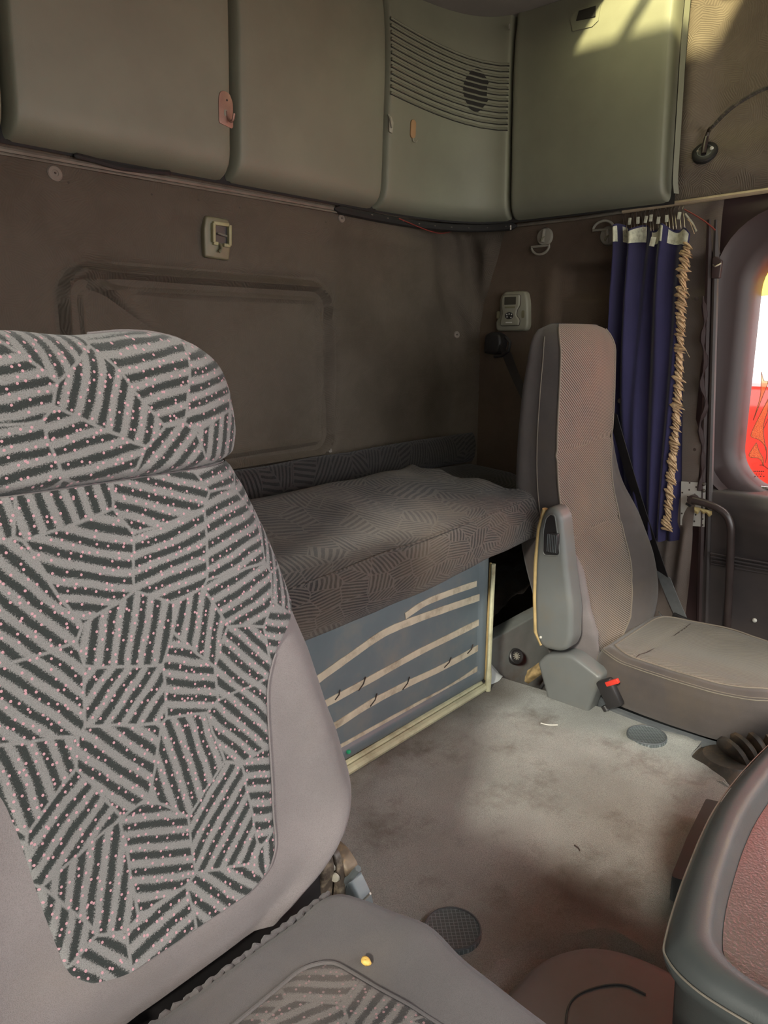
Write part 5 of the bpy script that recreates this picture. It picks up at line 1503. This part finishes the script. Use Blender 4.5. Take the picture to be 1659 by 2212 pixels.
# gooseneck lamp
p, u_, v_, n_ = frame_at(up_b, 1523, 331)
gl = thing('gooseneck_lamp', p, 'black gooseneck reading lamp on the lining above the far door', 'lamp')
M().lathe([(.035, -.004), (.035, .006), (.030, .010), (.0, .010)], p, n_, 30, (1, 1.0)).build('base', MT['black'], gl)
M().tube([p + n_ * .010 + u_ * (.020 * math.cos(a)) + v_ * (.020 * math.sin(a)) for a in [k / 30 * 6.283 for k in range(30)]], .0012, 5, closed=True).build('base_ring', MT['darkplas'], gl)
M().lathe([(0, .0145), (.004, .014), (.0058, .010)], p + u_ * .018 + v_ * .005, n_, 12).build('switch', MT['btn'], gl)
M().lathe([(0, .0125), (.0025, .0125), (.0042, .010)], p - u_ * .019 + v_ * .001, n_, 10).build('screw', MT['hookgrey'], gl)
M().tube([p - v_ * .012 + n_ * .012 - u_ * .001, p + v_ * .012 + n_ * .018 - u_ * .001, p + v_ * .036 + n_ * .022 - u_ * .0], [.0075, .0078, .0065], 10).build('socket', MT['blackpaint'], gl)
gpts = spline([p + v_ * .032 + n_ * .022, p + v_ * .055 + n_ * .026 + u_ * .004] + [onx(px, py, 2.35 - k) for px, py, k in ((1540, 272, .05), (1575, 237, .06), (1615, 210, .07), (1659, 189, .08), (1720, 175, .09), (1790, 172, .10))], 9)
M().tube(gpts, .0052, 10).build('neck', MT['black'], gl)
cr0 = None
acc = 0
for k in range(1, len(gpts) - 1):
    for sub in (0, .5):
        q = gpts[k].lerp(gpts[k + 1], sub); t = (gpts[k + 1] - gpts[k]).normalized()
        if cr0 is None:
            cr0 = M().lathe([(.0050, -.0011), (.0059, 0), (.0050, .0011)], q, t, 10).build('coil', MT['brownmetal'], gl); cq, ct = q.copy(), t.copy()
        else:
            R_ = ct.rotation_difference(t).to_matrix().to_4x4()
            share('coil', cr0, gl, Matrix.Translation(q - ORG[gl.name]) @ R_ @ Matrix.Translation(-(cq - ORG[gl.name])))
hq = gpts[-1]
M().lathe([(.010, 0), (.018, .01), (.026, .05), (.028, .07)], hq, (.2, -.9, -.3), 18).build('shade', MT['black'], gl)
# grab handle with perforated plate
gp_ = thing('grab_plate', onx(1500, 1130, XW), 'small perforated pale metal plate behind the grab handle', 'plate')
pl_ = [onx(px, py, XW - .012) for px, py in ((1472, 1040), (1525, 1043), (1522, 1138), (1470, 1134))]
mm = M(); mm.add([q + Vector((-.002, 0, 0)) for q in pl_] + [q + Vector((.002, 0, 0)) for q in pl_], [(0, 1, 2, 3), (7, 6, 5, 4), (0, 4, 5, 1), (1, 5, 6, 2), (2, 6, 7, 3), (3, 7, 4, 0)]); mm.build('sheet', MT['zinc'], gp_)
for (px, py) in ((1490, 1043), (1504, 1052), (1489, 1058), (1474, 1064), (1501, 1068), (1486, 1073), (1488, 1103), (1473, 1109), (1503, 1112), (1485, 1118), (1518, 1121), (1500, 1126), (1487, 1131), (1518, 1134)):
    M().lathe([(.0026, 0), (.0028, .0012), (0, .0014)], onx(px, py, XW - .0138), (-1, 0, 0), 8).build('hole', MT['hole'], gp_)
for (px, py) in ((1520, 1046), (1520, 1060)):
    M().lathe([(.006, 0), (.0055, .003), (.003, .005), (0, .005)], onx(px, py, XW - .014), (-1, 0, 0), 12).build('screw', MT['brownmetal'], gp_)
gh = thing('entry_handrail', onx(1570, 1345, XW - .05), 'black tubular grab handle by the far door', 'handrail')
hx_ = XW - .045
gpt = spline([onx(1496, 1080, hx_), onx(1520, 1086, hx_), onx(1548, 1097, hx_), onx(1568, 1112, hx_), onx(1578, 1135, hx_), onx(1579, 1165, hx_), onx(1576, 1240, hx_), onx(1571, 1350, hx_), onx(1569, 1400, hx_), onx(1568, 1440, hx_)], 7)
M().tube(gpt, [.0125] * 8 + [.0115] * (len(gpt) - 8), 12, cap=True).build('tube', MT['blackpaint'], gh)
e0 = onx(1496, 1080, hx_)
M().lathe([(.015, -.012), (.016, .0), (.015, .010), (.0, .011)], e0 + Vector((.004, 0, 0)), (-1, 0, 0), 18).build('end_eye', MT['blackpaint'], gh)
M().lathe([(.008, 0), (.008, .004), (.003, .005), (0, .004)], e0 + Vector((-.006, 0, 0)), (-1, 0, 0), 6).build('bolt', MT['brownmetal'], gh)
M().tube([onx(1482, 1087, hx_ + .02), onx(1492, 1094, hx_ + .02)], .004, 6).build('clip', MT['black'], gh)
ff = M().grid(lambda u, v: onx(lerp(1500, 1538, u), lerp(1094, 1104, u) + lerp(0, 12, v) * (1 + .5 * vnoise(u * 6, 2)), XW - .03 - .012 * math.sin(v * 3.1)), 16, 6)
tag(ff.build('foam_scrap', MT['foam'], smooth_angle=70), 'torn yellow foam under the grab handle end', 'foam')
# wires
wr1 = M(); wr1.tube(spline([onx(px, py, XW - .03) for px, py in ((1478, 452), (1500, 464), (1525, 480), (1545, 497))], 6), .0022, 6)
tag(wr1.build('wire', MT['redwire']), 'thin red wire from the curtain rail to the door pillar', 'wire')
wr2 = M(); wr2.tube(spline([ony(px, py, YR - .05) for px, py in ((862, 472), (890, 484), (925, 498), (955, 504), (985, 497))], 6), .0016, 6)
tag(wr2.build('wire', MT['redwire']), 'thin brown wire sagging under the ribbed corner locker', 'wire')
ORD = ('first', 'second', 'third', 'fourth', 'fifth', 'sixth', 'seventh', 'eighth', 'ninth')
# small bright studs along the black slot under the corner locker
for i in range(9):
    s = lerp(seams[2] - .01, seams[3] - .02, i / 8); pth, nn = path_at(s)
    q = Vector((pth.x + nn.x * .024, pth.y + nn.y * .024, ZB - .016 - .005 * math.sin(i / 8 * 3.14)))
    tag(M().box(q, (.007, .004, .0025), .0006).build('seal_stud', MT['wire']), 'tiny bright stud in the black corner seal, %s from the left' % ORD[i], 'stud', 'studs in the black seal')
# pin holes in the rear headliner
for i, (px, py) in enumerate(((148, 394), (328, 420), (429, 432), (518, 449), (704, 480), (812, 482))):
    p, u_, v_, n_ = frame_at(wr_b, px, py)
    tag(M().lathe([(.0026, -.001), (.0026, .0006), (0, .0008)], p, n_, 8).build('pin_hole', MT['hole']), 'tiny dark pin hole in the rear headliner below the lockers, %s from the left' % ORD[i], 'pin hole', 'pin holes in the rear headliner')
